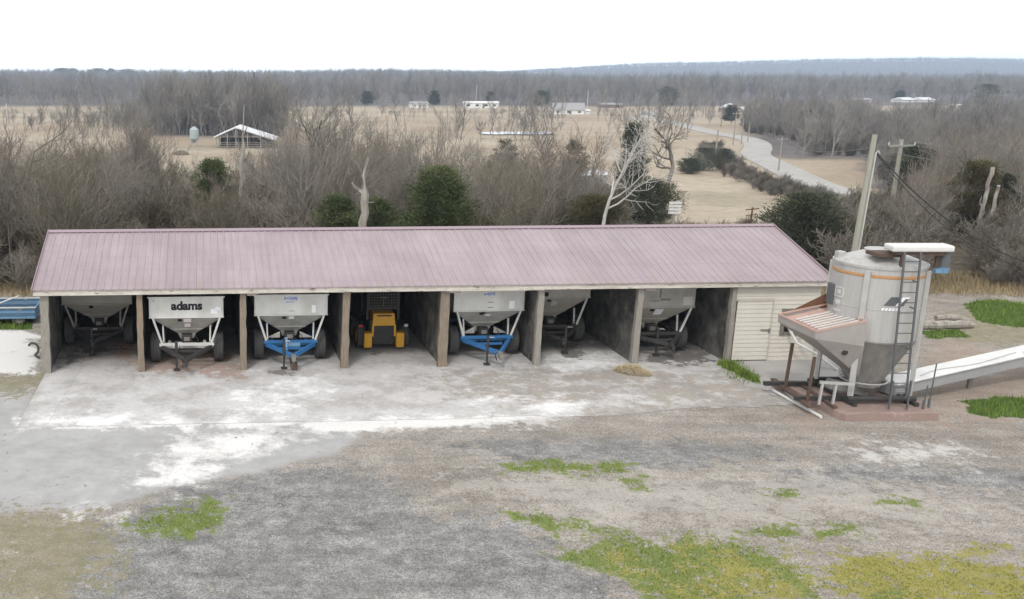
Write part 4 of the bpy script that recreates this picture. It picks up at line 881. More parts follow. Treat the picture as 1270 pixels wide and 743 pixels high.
pipe('drain_pipe', [pa, pa + Vector((.0, -.15, -.35)), pb], .045, M_whitep, 'short white plastic pipe beside the sloping one', 'pipe', 'white pipes by the storeroom')
q0, q1 = G(958, 486), G(1018, 519)
pipe('ground_pipe', [(q0[0], q0[1], .06), ((q0[0] + q1[0]) / 2, (q0[1] + q1[1]) / 2 - .03, .05), (q1[0], q1[1], .05)], .045, M_whitep, 'white pipe lying on the ground before the mixing bin', 'pipe')
# black flexible pipe looping from the end wall
p = G(44, 446)
pts = []
for k in range(15):
    t_ = R(-70 + k * 20); pts.append((p[0] - .08 + .19 * math.cos(t_), p[1] + .015 * k, .36 + .20 * math.sin(t_)))
pts = [(p[0] + .16, p[1] - .05, .08), (p[0] + .06, p[1] - .03, .12)] + pts[:-3]
pipe('flexible_pipe', pts, .042, M_tyre, 'black flexible pipe curling beside the end wall of the shed', 'pipe')

# ------------------------------------------------------------------ trees
def segs_mesh(name, S, mats, n=3):
    """S: list of (p0, p1, r0, r1); prisms with n sides, built in numpy"""
    P0 = np.array([s_[0] for s_ in S]); P1 = np.array([s_[1] for s_ in S]); R0 = np.array([s_[2] for s_ in S]); R1 = np.array([s_[3] for s_ in S])
    D = P1 - P0; D /= np.linalg.norm(D, axis=1, keepdims=True) + 1e-9
    ref = np.where(np.abs(D[:, 2:3]) > .9, np.array([[1., 0, 0]]), np.array([[0, 0, 1.]]))
    a = np.cross(D, ref); a /= np.linalg.norm(a, axis=1, keepdims=True) + 1e-9; b = np.cross(D, a)
    V = []
    for P, Rr in ((P0, R0), (P1 + D * 0.3 * R1[:, None], R1)):
        for k in range(n):
            t_ = 2 * math.pi * k / n; V.append(P + (a * math.cos(t_) + b * math.sin(t_)) * Rr[:, None])
    V = np.stack(V, 1); m = len(S); base = (np.arange(m) * 2 * n)[:, None]
    Fq = np.concatenate([base + np.array([[k, (k + 1) % n, n + (k + 1) % n, n + k]]) for k in range(n)], 0)
    return np_mesh(name, V.reshape(-1, 3), Fq, mats)
def unit(v): return v / (np.linalg.norm(v) + 1e-9)
def grow(rg, H, r0, spread=0.6, trunk=0.35, kids=(5, 5, 4), lens=(.55, .5, .5), twig=.0085, wander=.16, up=.25, stems=1, droop=0.0, ntr=7):
    T, C = [], []     # thick limbs, twigs
    def limb(p, d, ln, r, lev, maxlev):
        n = ntr if lev == 0 else (5 if lev < 2 else 3); pts = [p]; dirs = []
        for k in range(n):
            d = unit(d + rg.normal(0, wander, 3) + np.array([0, 0, up * (0.25 if lev == 0 else .5) - droop * lev * .2])); p = p + d * ln / n; pts.append(p); dirs.append(d)
        re = max(r * (.30 if lev == 0 else .35), twig * .7)
        rr = [r + (re - r) * k / n for k in range(n + 1)]
        for k in range(n): (T if lev < 2 else C).append((pts[k], pts[k + 1], rr[k], rr[k + 1]))
        if lev >= maxlev: return
        nk = kids[lev] if lev < len(kids) else 3
        for j in range(nk):
            f = (trunk + (1 - trunk) * (j + rg.random()) / nk) if lev == 0 else (.2 + .8 * (j + rg.random()) / nk)
            f = min(f, .999); k = int(f * n); q = pts[k] + (pts[k + 1] - pts[k]) * (f * n - k)
            side = unit(np.cross(dirs[k], rg.normal(0, 1, 3))); dd = unit(dirs[k] * (1 - spread * .5) + side * spread * (0.6 + .7 * rg.random()))
            limb(q, dd, ln * lens[min(lev, len(lens) - 1)] * (.65 + .6 * rg.random()) * (1.15 - .45 * f if lev == 0 else 1), max(min(rr[k] * .62, r * .5), twig), lev + 1, maxlev)
    for s_ in range(stems):
        o = np.array([rg.normal(0, .12), rg.normal(0, .12), -.15]) if stems > 1 else np.array([0, 0, -.2])
        tilt = np.array([rg.normal(0, .22), rg.normal(0, .22), 1]) if stems > 1 else np.array([rg.normal(0, .06), rg.normal(0, .06), 1])
        limb(o, unit(tilt), H * (.8 if stems == 1 else .72 + .2 * rg.random()), r0 if stems == 1 else r0 * .6, 0, len(kids))
    return T, C
def rescale(T, C, H):
    zm = max(max(q[1][2] for q in T), max(q[1][2] for q in C)) if C else max(q[1][2] for q in T); f = H / zm
    g_ = lambda L_: [(q[0] * f, q[1] * f, q[2], q[3]) for q in L_]
    return g_(T), g_(C)
def tree_obj(name, T, C, loc, label, cat, bark, twigm, grp=None, rz=0.0, sc=1.0):
    e = empty(name, loc, rz); e.scale = (sc, sc, sc); tag(e, label, cat, grp)
    link('trunk', segs_mesh('trunk', T, bark, 6), e); link('crown', segs_mesh('crown', C, twigm, 3), e); return e

rg = np.random.default_rng(3)
LBL_T = 'bare grey winter tree in the dense thicket behind the shed'
protos = []
specs = [dict(H=10, r0=.10, spread=.65, kids=(11, 8, 7), stems=1), dict(H=8, r0=.075, spread=.5, kids=(9, 7, 6), stems=2, up=.4), dict(H=11, r0=.12, spread=.8, trunk=.3, kids=(10, 8, 7), lens=(.5, .55, .5)),
         dict(H=7, r0=.065, spread=.55, kids=(8, 7, 5), stems=3, up=.45), dict(H=9, r0=.075, spread=.45, trunk=.2, kids=(12, 8, 6), up=.5, lens=(.42, .5, .5)), dict(H=6, r0=.05, spread=.7, trunk=.1, kids=(8, 7, 5), stems=4, up=.3),
         dict(H=12, r0=.13, spread=.6, trunk=.45, kids=(10, 8, 7), up=.35)]
for i, sp in enumerate(specs):
    T, C = rescale(*grow(rg, **sp), sp['H'])
    protos.append(tree_obj('bare_tree', T, C, (0, 0, 0), LBL_T, 'tree', M_twigpale if i in (1, 6) else M_bark, [M_twig, M_twigpale, M_twig, M_twigred, M_twig, M_twigolive, M_twigpale][i], 'bare trees of the thicket'))
placed_first = set()
def put(i, p, sc, label, grp, name=None):
    if i not in placed_first: placed_first.add(i); t = protos[i]
    else: t = copy_tree(protos[i])
    t.location = p; t.scale = (sc, sc, sc * rg.uniform(.9, 1.1)); t.rotation_euler = (0, 0, rg.uniform(0, 6.28)); t['label'] = label; t['group'] = grp
    return t
# thicket behind the shed: rows from near to far, height limited so that the fields stay in view
KEEP = [(545, 48, 46), (418, 47, 30), (470, 48, 24), (452, 45, 16), (296, 60, 9), (752, 60, 50), (1003, 47, 52), (1221, 58, 20), (1212, 60, 30), (1248, 62, 16), (806, 78, 30), (738, 62, 34), (690, 74, 14), (1110, 73, 15)]
def blocked(u, y, v=220):
    return any(abs(u - a) < w and y < b + .8 for a, b, w in KEEP)
def topcap(u):   # photo row that ordinary tree tops reach over each column
    return np.interp(u, [-60, 60, 130, 230, 300, 360, 420, 500, 560, 620, 680, 740, 780], [150, 168, 165, 186, 196, 168, 150, 162, 180, 178, 158, 180, 225])
cnt = 0; tries = 0; pos = []
while cnt < 190 and tries < 9000:
    tries += 1
    y = 44 + 62 * rg.random() ** 1.15; u = rg.uniform(-70, 770)
    p = uy(u, y)
    if (u > 715 and y < 66) or blocked(u, y): continue
    if any((p[0] - q[0]) ** 2 + (p[1] - q[1]) ** 2 < 2.0 for q in pos): continue
    pos.append(p)
    ztop = CAMH - (topcap(u) + rg.normal(8, 16) - HOR) / 1232 * y; h = ztop - p[2]
    if h < 3: continue
    h = min(h, 13); i = int(rg.integers(0, 7)); H0 = specs[i]['H']
    put(i, p, h / H0, LBL_T, 'bare trees of the thicket'); cnt += 1
LBL_R = 'bare grey tree in the brush beyond the yard and mixing bin'
def topcap2(u): return np.interp(u, [1060, 1105, 1130, 1165, 1200, 1270, 1350], [278, 272, 258, 190, 158, 142, 138])
cnt = 0; tries = 0
while cnt < 60 and tries < 4000:
    tries += 1
    y = 46 + 60 * rg.random() ** 1.1; u = rg.uniform(1085, 1330); p = uy(u, y)
    if (u < 1130 and y > 60) or blocked(u, y): continue
    if any((p[0] - q[0]) ** 2 + (p[1] - q[1]) ** 2 < 2.0 for q in pos): continue
    pos.append(p); ztop = CAMH - (topcap2(u) + rg.normal(14, 20) - HOR) / 1232 * y; h = min(max(ztop - p[2], 3), 12); i = int(rg.integers(0, 7))
    put(i, p, h / specs[i]['H'], LBL_R, 'bare trees of the brush past the bin'); cnt += 1
# singled-out bare trees that stand taller
def lone(seed, u, y, vtop, label, bark, twigm, cat='tree', **sp):
    r_ = np.random.default_rng(seed); p = uy(u, y, (vtop + 260) / 2); h = CAMH - (vtop - HOR) / 1232 * y - p[2]
    T, C = rescale(*grow(r_, H=h, **sp), h); return tree_obj('bare_tree', T, C, p, label, cat, bark, twigm)
lone(21, 409, 78, 98, 'tall broad bare tree rising highest above the middle of the thicket', M_bark, M_twig, r0=.24, spread=.7, trunk=.35, kids=(11, 8, 7), up=.35)
lone(22, 488, 92, 118, 'bare tree with few crooked dark limbs above the green cedar', M_bark, M_bark, r0=.2, spread=.7, trunk=.5, kids=(6, 5, 4), wander=.28)
lone(23, 690, 74, 128, 'wide fan shaped bare tree left of the white barked tree', M_bark, M_twig, r0=.2, spread=.75, trunk=.15, kids=(12, 8, 7), up=.3)
lone(24, 180, 66, 122, 'tall many stemmed bare tree above the left half of the roof', M_bark, M_twigred, r0=.16, spread=.55, trunk=.15, kids=(11, 8, 6), up=.45, stems=3)
lone(25, 2, 52, 118, 'dark bare tree with leaning limbs at the edge of the thicket', M_bark, M_twigred, r0=.2, spread=.75, trunk=.3, kids=(9, 7, 6), up=.2)
lone(26, 828, 82, 116, 'crooked bare oak with dark knotted limbs before the tan meadow', M_bark, M_bark, r0=.26, spread=.85, trunk=.5, kids=(9, 5, 5), wander=.3, up=.1, lens=(.38, .5, .5))
lone(27, 70, 60, 150, 'slender reddish bare tree beside the dark leaning one', M_bark, M_twigred, r0=.14, spread=.55, trunk=.2, kids=(10, 7, 6), up=.4)
lone(28, 1200, 70, 150, 'pale bare tree behind the twin dead trunks', M_bark, M_twig, r0=.2, spread=.7, trunk=.3, kids=(10, 7, 6), up=.3)
# white barked tree
T, C = grow(np.random.default_rng(31), H=8.6, r0=.135, spread=.95, trunk=.3, kids=(9, 6, 6), wander=.13, up=.25, lens=(.5, .5, .5), twig=.012)
p = uy(752, 60, 210); h = CAMH - (146 - HOR) / 1232 * 60 - p[2]
T, C = rescale(T, C, h * 1.12)
e = empty('white_barked_tree', p); tag(e, 'white barked bare tree with wide curving limbs above the roof ridge', 'tree')
link('trunk', segs_mesh('trunk', T, M_white_bark, 6), e); link('crown', segs_mesh('crown', C, M_white_bark, 3), e)
# dead snags
def snag(u, y, vtop, lean, r, label, limbs, seed=1, name='dead_trunk', thick=.76):
    p = uy(u, y, (vtop + 260) / 2); h = CAMH - (vtop - HOR) / 1232 * y - p[2]; rr = np.random.default_rng(seed); mb = MB()
    n = 14; pts = []; rs = []
    for k in range(n + 1):
        f = k / n; pts.append((lean * f + rr.normal(0, .045), rr.normal(0, .045), h * f - .1)); rs.append(r * rr.uniform(.85, 1.1) * ((1 - .25 * f) if f < thick else (.62 - .45 * f)) * rr.uniform(.85, 1.15))
    mb.tube(pts, rs, 9)
    e = empty(name, p); tag(e, label, 'dead tree'); mb.build('trunk', M_snag, e, True)
    for (f, dx, dz, r1) in limbs:
        b = Vector(pts[int(f * n)]); MB().tube([b, b + Vector((dx * .5, .1, dz * .35)), b + Vector((dx * .8, .0, dz * .6)), b + Vector((dx, -.1, dz))], [r1, r1 * .8, r1 * .65, r1 * .3], 6).build('limb', M_snag, e, True)
    return e
snag(452, 45, 192, .05, .22, 'broken grey dead trunk standing just behind the roof ridge', [(.78, -.62, .55, .12), (.88, .12, .9, .07), (.7, .45, .1, .045), (.72, -.4, .05, .045)], 2)
snag(296, 60, 128, .35, .16, 'slim crooked dead trunk in front of the open barn', [(.7, -.5, 1.4, .08), (.6, .5, .9, .07), (.85, .3, .7, .05)], 4)
snag(1221, 58, 205, .25, .14, 'taller of two bleached dead trunks standing in the brush', [(.55, -.25, .7, .07), (.3, .3, .3, .06)], 5, thick=2)
snag(1229, 56, 228, .35, .13, 'shorter bleached dead trunk beside the taller one', [(.6, .3, .35, .06)], 6, thick=2)

# evergreens: sprays of small faces through the volume of the crown
def cedar_crown(rg_, H, W, n, shape='cone', leaf=.16, low=.05):
    nb = 150; zb = low + (1 - low) * rg_.random(nb) ** 1.1
    if shape == 'cone': rad = (1 - zb) ** .8 * 1.05 + .04
    elif shape == 'egg': rad = np.sqrt(np.clip(1 - ((zb - .40) / .62) ** 2, 0.02, 1))
    else: rad = np.sqrt(np.clip(1 - ((zb - .45) / .57) ** 2, 0.02, 1))
    tb = rg_.random(nb) * 2 * np.pi; lb = rad * W * rg_.uniform(.62, 1.22, nb) * (1 + .18 * np.sin(tb * 3 + zb * 8))
    rise = rg_.uniform(.05, .5, nb); b = rg_.integers(0, nb, n); fr = rg_.random(n) ** .55
    jit = (.05 + .15 * (1 - fr)) * W + .06 * W
    r = lb[b] * fr; c_ = np.stack([r * np.cos(tb[b]), r * np.sin(tb[b]), zb[b] * H * .94 + rise[b] * r * .7], 1) + rg_.normal(0, 1, (n, 3)) * jit[:, None] * np.array([.8, .8, .6])
    c_[:, 2] = np.clip(c_[:, 2], .02 * H, None)
    k_ = c_[:, 2] > H; c_[k_, 2] = H - rg_.random(k_.sum()) * .12 * H; c_[k_, :2] *= .3
    out = np.stack([np.cos(tb[b]), np.sin(tb[b]), rise[b] + .35], 1) + rg_.normal(0, .5, (n, 3)); out /= np.linalg.norm(out, axis=1, keepdims=True)
    sd_ = np.cross(out, rg_.normal(0, 1, (n, 3))); sd_ /= np.linalg.norm(sd_, axis=1, keepdims=True) + 1e-9
    l_ = leaf * .5 * rg_.uniform(.5, 1.6, n)[:, None]
    V = np.stack([c_ - sd_ * l_ * .16, c_ + out * l_ * .6 - sd_ * l_ * .12, c_ + out * l_ * 1.5, c_ + sd_ * l_ * .16], 1).reshape(-1, 3)
    return V, np.arange(4 * n).reshape(n, 4)
def cedar(u, y, vtop, wpx, label, m, seed, n=9000, shape='cone', name='cedar_tree', leaf=.17, vbase=None, grp=None, p=None, cat='evergreen'):
    if p is None: p = uy(u, y, (vtop + 275) / 2)
    y = p[1]; H = max(CAMH - (vtop - HOR) / 1232 * y - p[2], .8); W = wpx / 1232 * y / 2 * 1.15
    r_ = np.random.default_rng(seed); e = empty(name, p); tag(e, label, cat, grp)
    V, Fq = cedar_crown(r_, H, W, int(n * 3.6), shape, leaf); link('crown', np_mesh('crown', V, Fq, m), e)
    T = [(np.array([0, 0, -.2]), np.array([.05, 0, H * .55]), .06 + W * .045, .03 + W * .02), (np.array([.05, 0, H * .55]), np.array([.0, .04, H * .93]), .03 + W * .02, .012)]
    for k in range(14):
        z = H * r_.uniform(.12, .8); th = r_.random() * 6.28; T.append((np.array([0, 0, z]), np.array([math.cos(th) * W * .6 * (1.05 - z / H), math.sin(th) * W * .6 * (1.05 - z / H), z + .2]), .03, .012))
    link('trunk', segs_mesh('trunk', T, M_bark, 6), e); return e
cedar(545, 48, 206, 124, 'dense green cedar with bronze tip rising over the middle of the roof', M_cedar, 41, 15000, 'cone', leaf=.2)
cedar(418, 47, 238, 52, 'low dark green cedar left of the broken dead trunk', M_cedar, 42, 8000, 'round', leaf=.17)
cedar(470, 48, 244, 40, 'low green cedar right behind the broken dead trunk', M_cedar, 43, 5000, 'round', leaf=.17)
cedar(264, 64, 194, 46, 'dark cedar peaking out of the brown thicket before the barn', M_cedar, 44, 7000, 'egg', leaf=.19)
cedar(625, 100, 168, 32, 'small round dark cedar below the pond', M_cedard, 45, 4000, 'egg', leaf=.24)
cedar(712, 98, 168, 32, 'dull round cedar left of the white barked tree', M_cedard, 46, 4000, 'round', leaf=.24)
cedar(783, 104, 146, 52, 'tall dark cedar standing behind the white barked tree', M_cedard, 47, 8000, 'cone', leaf=.28)
cedar(806, 78, 222, 58, 'wide dull green cedar at the foot of the crooked oak', M_cedard, 48, 8000, 'round', leaf=.2)
cedar(738, 62, 243, 66, 'low bronzed cedar bush at the foot of the white barked tree', M_cedarb, 49, 7000, 'round', leaf=.17)
cedar(1003, 47, 240, 92, 'broad dark green cedar beside the right end of the roof ridge', M_cedard, 50, 14000, 'egg', leaf=.19)
cedar(1212, 60, 198, 50, 'yellowish green cedar behind the twin dead trunks', M_cedarb, 51, 7000, 'egg', leaf=.2)
cedar(1248, 62, 212, 30, 'narrow dark cedar right of the twin dead trunks', M_cedard, 52, 5000, 'egg', leaf=.2)
cedar(1135, 92, 178, 52, 'dark bushy evergreen behind the grey utility pole', M_cedard, 53, 8000, 'egg', leaf=.26)
for k, (u, v, vt, w, lab) in enumerate([(872, 212, 183, 34, 'dark shrub at the far edge of the tan meadow beside a power pole'), (897, 211, 184, 22, 'smaller green shrub next to the dark one at the meadow edge'),
                                   (855, 216, 196, 26, 'low round grey green bush at the meadow edge'), (996, 262, 245, 30, 'rounded bush on the roadside below the bend')]):
    cedar(u, 0, vt, w, lab, M_cedard if k < 3 else M_shrub, 60 + k, 2600, 'round', 'shrub', .34, p=GT(u, v), cat='shrub')
for k, (u, v, vt, w, lab) in enumerate([(343, 128, 100, 14, 'dark evergreen beside the white house on the far left field edge'), (538, 130, 112, 12, 'dark evergreen left of the long white mobile home'), (455, 130, 113, 14, 'dark evergreen at the far field edge above the crooked limbs'),
                                   (828, 132, 107, 22, 'round topped dark pine near the far road'), (672, 132, 112, 18, 'dark evergreen left of the grey roofed house'), (1115, 126, 112, 10, 'pointed evergreen left of the long pale sheds'), (1222, 134, 104, 28, 'large round dark evergreen at the far right field edge'),
                                   (906, 150, 130, 14, 'dark evergreen below the far gabled house'), (1000, 158, 137, 18, 'dark evergreen in the wood right of the bend'), (608, 128, 113, 9, 'small dark evergreen behind the long white mobile home')]):
    cedar(u, 0, vt, w, lab, M_cedard, 80 + k, 1500, 'egg', 'evergreen_tree', 1.0, p=GT(u, v))

# ------------------------------------------------------------------ scattered masses (brush, woods, grass) by geometry nodes
def scatter(name, pts, srcs, smin, smax, label, cat, seed=0, zsc=1.0, kind='stuff'):
    r_ = np.random.default_rng(seed); n = len(pts); me = bpy.data.meshes.new(name); me.vertices.add(n); me.vertices.foreach_set('co', np.asarray(pts, np.float32).ravel())
    a = me.attributes.new('turn', 'FLOAT_VECTOR', 'POINT'); t_ = np.zeros((n, 3), np.float32); t_[:, 2] = r_.uniform(0, 6.28, n); a.data.foreach_set('vector', t_.ravel())
    a = me.attributes.new('size', 'FLOAT_VECTOR', 'POINT'); s_ = r_.uniform(smin, smax, n)[:, None] * np.stack([np.ones(n), np.ones(n), r_.uniform(.85, 1.2, n) * zsc], 1); a.data.foreach_set('vector', s_.astype(np.float32).ravel())
    a = me.attributes.new('pick', 'INT', 'POINT'); a.data.foreach_set('value', r_.integers(0, len(srcs), n).astype(np.int32))
    o = bpy.data.objects.new(name, me); col.objects.link(o)
    ng = bpy.data.node_groups.new(name, 'GeometryNodeTree'); ng.interface.new_socket('Geometry', in_out='INPUT', socket_type='NodeSocketGeometry'); ng.interface.new_socket('Geometry', in_out='OUTPUT', socket_type='NodeSocketGeometry')
    N, Lk = ng.nodes, ng.links; gi, go = N.new('NodeGroupInput'), N.new('NodeGroupOutput'); mp = N.new('GeometryNodeMeshToPoints'); ip = N.new('GeometryNodeInstanceOnPoints')
    Lk.new(gi.outputs[0], mp.inputs['Mesh']); Lk.new(mp.outputs[0], ip.inputs['Points'])
    gt = N.new('GeometryNodeGeometryToInstance')
    for so_ in reversed(srcs):
        oi = N.new('GeometryNodeObjectInfo'); oi.inputs['Object'].default_value = so_; oi.inputs['As Instance'].default_value = True; oi.transform_space = 'ORIGINAL'; Lk.new(oi.outputs['Geometry'], gt.inputs[0])
    gj = N.new('GeometryNodeJoinGeometry')
    Lk.remove(gt.inputs[0].links[0]) if False else None
    for l_ in list(gt.inputs[0].links): Lk.new(l_.from_socket, gj.inputs[0])
    Lk.new(gj.outputs[0], ip.inputs['Instance']); ip.inputs['Pick Instance'].default_value = True
    for nm, ty, sk_ in (('pick', 'INT', 'Instance Index'), ('turn', 'FLOAT_VECTOR', 'Rotation'), ('size', 'FLOAT_VECTOR', 'Scale')):
        na = N.new('GeometryNodeInputNamedAttribute'); na.data_type = ty; na.inputs['Name'].default_value = nm; out = [q for q in na.outputs if q.enabled and q.name == 'Attribute'][0]
        Lk.new(out, ip.inputs[sk_])
    Lk.new(ip.outputs[0], go.inputs[0]); N.remove(gt)
    md = o.modifiers.new('scatter', 'NODES'); md.node_group = ng
    tag(o, label, cat, None, kind); return o

# mid-distance trees, single meshes, which also seed the far woods
mids = []
rm = np.random.default_rng(77)
LBL_M = 'bare roadside tree in the valley between the meadow and far houses'
mspec = [dict(H=12, r0=.22, spread=.7, trunk=.3, kids=(8, 5, 4), twig=.035), dict(H=13, r0=.2, spread=.5, trunk=.3, kids=(9, 5, 4), twig=.035, up=.45), dict(H=9, r0=.16, spread=.6, trunk=.1, kids=(7, 5, 4), twig=.035, stems=2),
         dict(H=15, r0=.24, spread=.45, trunk=.25, kids=(10, 5, 4), twig=.035, up=.5)]
mid_mesh = []
for sp in mspec:
    T, C = grow(rm, ntr=5, **sp); mid_mesh.append(segs_mesh('valley_tree', T + C, M_fartwig, 3))
def midtree(i, p, sc, label=LBL_M, grp='bare trees down in the valley'):
    o = bpy.data.objects.new('valley_tree', mid_mesh[i]); col.objects.link(o); o.location = p; o.scale = (sc, sc, sc * rm.uniform(.9, 1.15)); o.rotation_euler = (0, 0, rm.uniform(0, 6.28)); tag(o, label, 'tree', grp); mids.append(o); return o
ZI = None
def zg(x, y):
    """height of the ground sheet itself (bilinear)"""
    i = np.clip(np.searchsorted(AX, x) - 1, 0, nx - 2); j = np.clip(np.searchsorted(AY, y) - 1, 0, ny - 2)
    fx = (x - AX[i]) / (AX[i + 1] - AX[i]); fy = (y - AY[j]) / (AY[j + 1] - AY[j])
    return (GZ[j, i] * (1 - fx) + GZ[j, i + 1] * fx) * (1 - fy) + (GZ[j + 1, i] * (1 - fx) + GZ[j + 1, i + 1] * fx) * fy
# ------------------------------------------------------------------ winding road
RP = [(1330, 312), (1200, 278), (1115, 260), (1059, 245), (1007, 227), (967, 208), (938, 193), (940, 184), (937, 177), (920, 171), (892, 166.5), (870, 161), (848, 156), (815, 150), (760, 146)]
rp = [GT(u, v)[:2] for u, v in RP]
def spline(P, n=14):
    P = [np.array(p) for p in P]; P = [2 * P[0] - P[1]] + P + [2 * P[-1] - P[-2]]; out = []
    for i in range(1, len(P) - 2):
        for k in range(n):
            t_ = k / n; out.append(.5 * ((2 * P[i]) + (-P[i - 1] + P[i + 1]) * t_ + (2 * P[i - 1] - 5 * P[i] + 4 * P[i + 1] - P[i + 2]) * t_ ** 2 + (-P[i - 1] + 3 * P[i] - 3 * P[i + 1] + P[i + 2]) * t_ ** 3))
    return np.array(out + [P[-2]])
rc = spline(rp); tg_ = np.gradient(rc, axis=0); nr = np.stack([-tg_[:, 1], tg_[:, 0]], 1); nr /= np.linalg.norm(nr, axis=1, keepdims=True)
offs = np.linspace(-3.5, 3.5, 7); RX = rc[:, None, 0] + nr[:, None, 0] * offs; RY = rc[:, None, 1] + nr[:, None, 1] * offs
RZ = zg(RX, RY) + 0.35 - .25 * np.abs(offs / 3.5) ** 6
ii = np.arange(RX.size).reshape(RX.shape); q = np.stack([ii[:-1, :-1], ii[:-1, 1:], ii[1:, 1:], ii[1:, :-1]], -1).reshape(-1, 4)
road = link('road', np_mesh('road', np.stack([RX, RY, RZ], -1).reshape(-1, 3), q[:, ::-1], M_asph)); road['kind'] = 'structure'
def road_dist(x, y): return np.min(np.hypot(np.asarray(x)[..., None] - rc[:, 0], np.asarray(y)[..., None] - rc[:, 1]), -1)

# pond
pp = []
for k in range(28):
    t_ = 2 * math.pi * k / 28; u, v = 642 + 46 * math.cos(t_), 165.0 + 2.0 * math.sin(t_) + .4 * math.sin(3 * t_)
    p = G(u, v, -9.75); pp.append((p[0], p[1], -9.75))
po = MB().add(pp, [tuple(range(28))]).build('pond_water', M_pondm); po['kind'] = 'structure'

# valley trees one by one
for (u0, u1, v0, v1, n) in ((40, 140, 157, 164, 34), (640, 700, 140, 178, 26), (740, 860, 132, 172, 44), (560, 640, 160, 176, 12), (470, 700, 143, 146, 16), (360, 520, 152, 156, 14), (60, 240, 166, 171, 16), (350, 470, 176, 200, 20), (955, 1060, 176, 200, 16), (1125, 1270, 200, 232, 30), (845, 960, 138, 150, 30), (380, 450, 140, 170, 10), (-20, 40, 150, 168, 7), (880, 950, 152, 165, 12)):
    c_ = 0; k = 0
    while c_ < n and k < 400:
        k += 1; p = GT(rm.uniform(u0, u1), rm.uniform(v0, v1))
        if road_dist(p[0], p[1]) < 7: continue
        midtree(int(rm.integers(0, 4)), p, rm.uniform(.3, .85)); c_ += 1
# low brush; two shrubs stand by themselves and also seed the masses
shr = []
for k, (u, y, lab) in enumerate(((1158, 44.5, 'pale twiggy bare shrub at the yard edge past the mixing bin'), (1110, 45.5, 'brown twiggy bare shrub behind the mixing bin'))):
    T, C = grow(np.random.default_rng(90 + k), H=1.9, r0=.03, spread=.65, trunk=.08, kids=(8, 6, 4), stems=6, up=.25, twig=.009, ntr=5)
    o = link('bare_shrub', segs_mesh('bare_shrub', T + C, M_twig if k == 0 else M_shrub, 3)); o.location = uy(u, y); tag(o, lab, 'shrub'); shr.append(o)
# far woods
def wedge(n, y0, y1, u0, u1, seed, test=None):
    r_ = np.random.default_rng(seed); y = np.sqrt(r_.uniform(y0 ** 2, y1 ** 2, n)); u = r_.uniform(u0, u1, n); x = (u - CX) / 1232 * y
    k = np.ones(n, bool) if test is None else test(u, x, y)
    x, y = x[k], y[k]; return np.stack([x, y, zg(x, y) - .3], 1)
srcs = mids[:6]
srcs = [next(o for o in mids if o.data == m_) for m_ in mid_mesh if any(o.data == m_ for o in mids)]
fedge = lambda u: np.interp(u, [-200, 330, 345, 480, 700, 860, 960, 1300], [600, 600, 610, 640, 620, 600, 690, 730])
scatter('far_woods', wedge(26000, 560, 2500, -120, 1420, 5, lambda u, x, y: y > fedge(u) + 40 * fbm(x, y, 150, 8) + 10), srcs, .75, 1.15, 'grey brown winter woods filling the land beyond the fields', 'woods', 1)
scatter('ridge_woods', wedge(16000, 2900, 5000, 480, 1420, 6), srcs, .8, 1.2, 'hazy blue wooded ridge along the horizon', 'woods', 2)
scatter('young_wood', wedge(260, 315, 440, 105, 215, 17, lambda u, x, y: (y > 322) & (u > 105 + 70 * NP.random(len(u)))), srcs, .35, .75, 'young grey trees beside the narrow wood behind the open barn', 'woods', 10)
scatter('wood_lot', wedge(900, 305, 440, 170, 352, 7, lambda u, x, y: (y > np.interp(u, [130, 200, 260, 352], [385, 330, 318, 318])) & (u > 170 + 55 * NP.random(len(u)))), srcs, .75, 1.12, 'narrow grey wood of slim trees behind the open barn', 'woods', 3)
def wr(u, x, y):
    ok = road_dist(x, y) > 9; v = HOR + 1232 * 19.65 / y
    hay = (u > 985) & (u < 1095) & (v > 193) & (v < 242); clear = (u > 1080) & (u < 1200) & (v > 140) & (v < 152)
    return ok & ~hay & ~clear & (y > np.interp(u, [925, 940, 985, 1085, 1112, 1165, 1300], [330, 240, 226, 226, 150, 118, 108]))
VB = wedge(1500, 105, 420, 930, 1340, 28, lambda u, x, y: wr(u, x, y) & (road_dist(x, y) > 12)); scatter('valley_brush', VB, shr, 1.0, 2.2, 'brown undergrowth beneath the leafless woods right of the road', 'brush', 9)
scatter('valley_woods', wedge(2100, 105, 500, 930, 1340, 8, wr), srcs, .38, .66, 'grey brown leafless woods right of the winding road', 'woods', 4)

scatter('brush', wedge(2600, 43.2, 108, -90, 790, 9, lambda u, x, y: ~np.array([blocked(a, b) for a, b in zip(u, y)])), shr, .7, 1.6, 'tangled grey brown brush under the bare trees behind the shed', 'brush', 5)
scatter('yard_edge_brush', wedge(1300, 43.6, 105, 1075, 1350, 10, lambda u, x, y: (x > 25 + 0 * y) & ~np.array([blocked(a, b) for a, b in zip(u, y)])), shr, .6, 1.4, 'tangled brown brush beyond the yard past the mixing bin', 'brush', 6)
scatter('ridge_line_brush', wedge(420, 44, 62, 780, 1080, 11), shr, .4, .8, 'low brown brush behind the right half of the shed', 'brush', 7)
hp = []
for k in range(len(rc)):
    if 18 < rc[k][1] < 260 and rc[k][1] > 100:
        for s_ in (1,):
            for j in range(5):
                p = rc[k] + nr[k] * s_ * (8.5 + rm.random() * 3.5) + rm.normal(0, 1.0, 2)
                if road_dist(p[0], p[1]) > 7.5 and rm.random() < .95: hp.append((p[0], p[1], float(zg(p[0], p[1]))))
                p = rc[k] - nr[k] * s_ * (8.5 + rm.random() * 3.5) + rm.normal(0, 1.0, 2)
                if road_dist(p[0], p[1]) > 7.5 and rm.random() < .95: hp.append((p[0], p[1], float(zg(p[0], p[1]))))
nearc = [p for p in hp if p[0] < rc[np.argmin(np.hypot(rc[:, 0] - p[0], rc[:, 1] - p[1]))][0]]
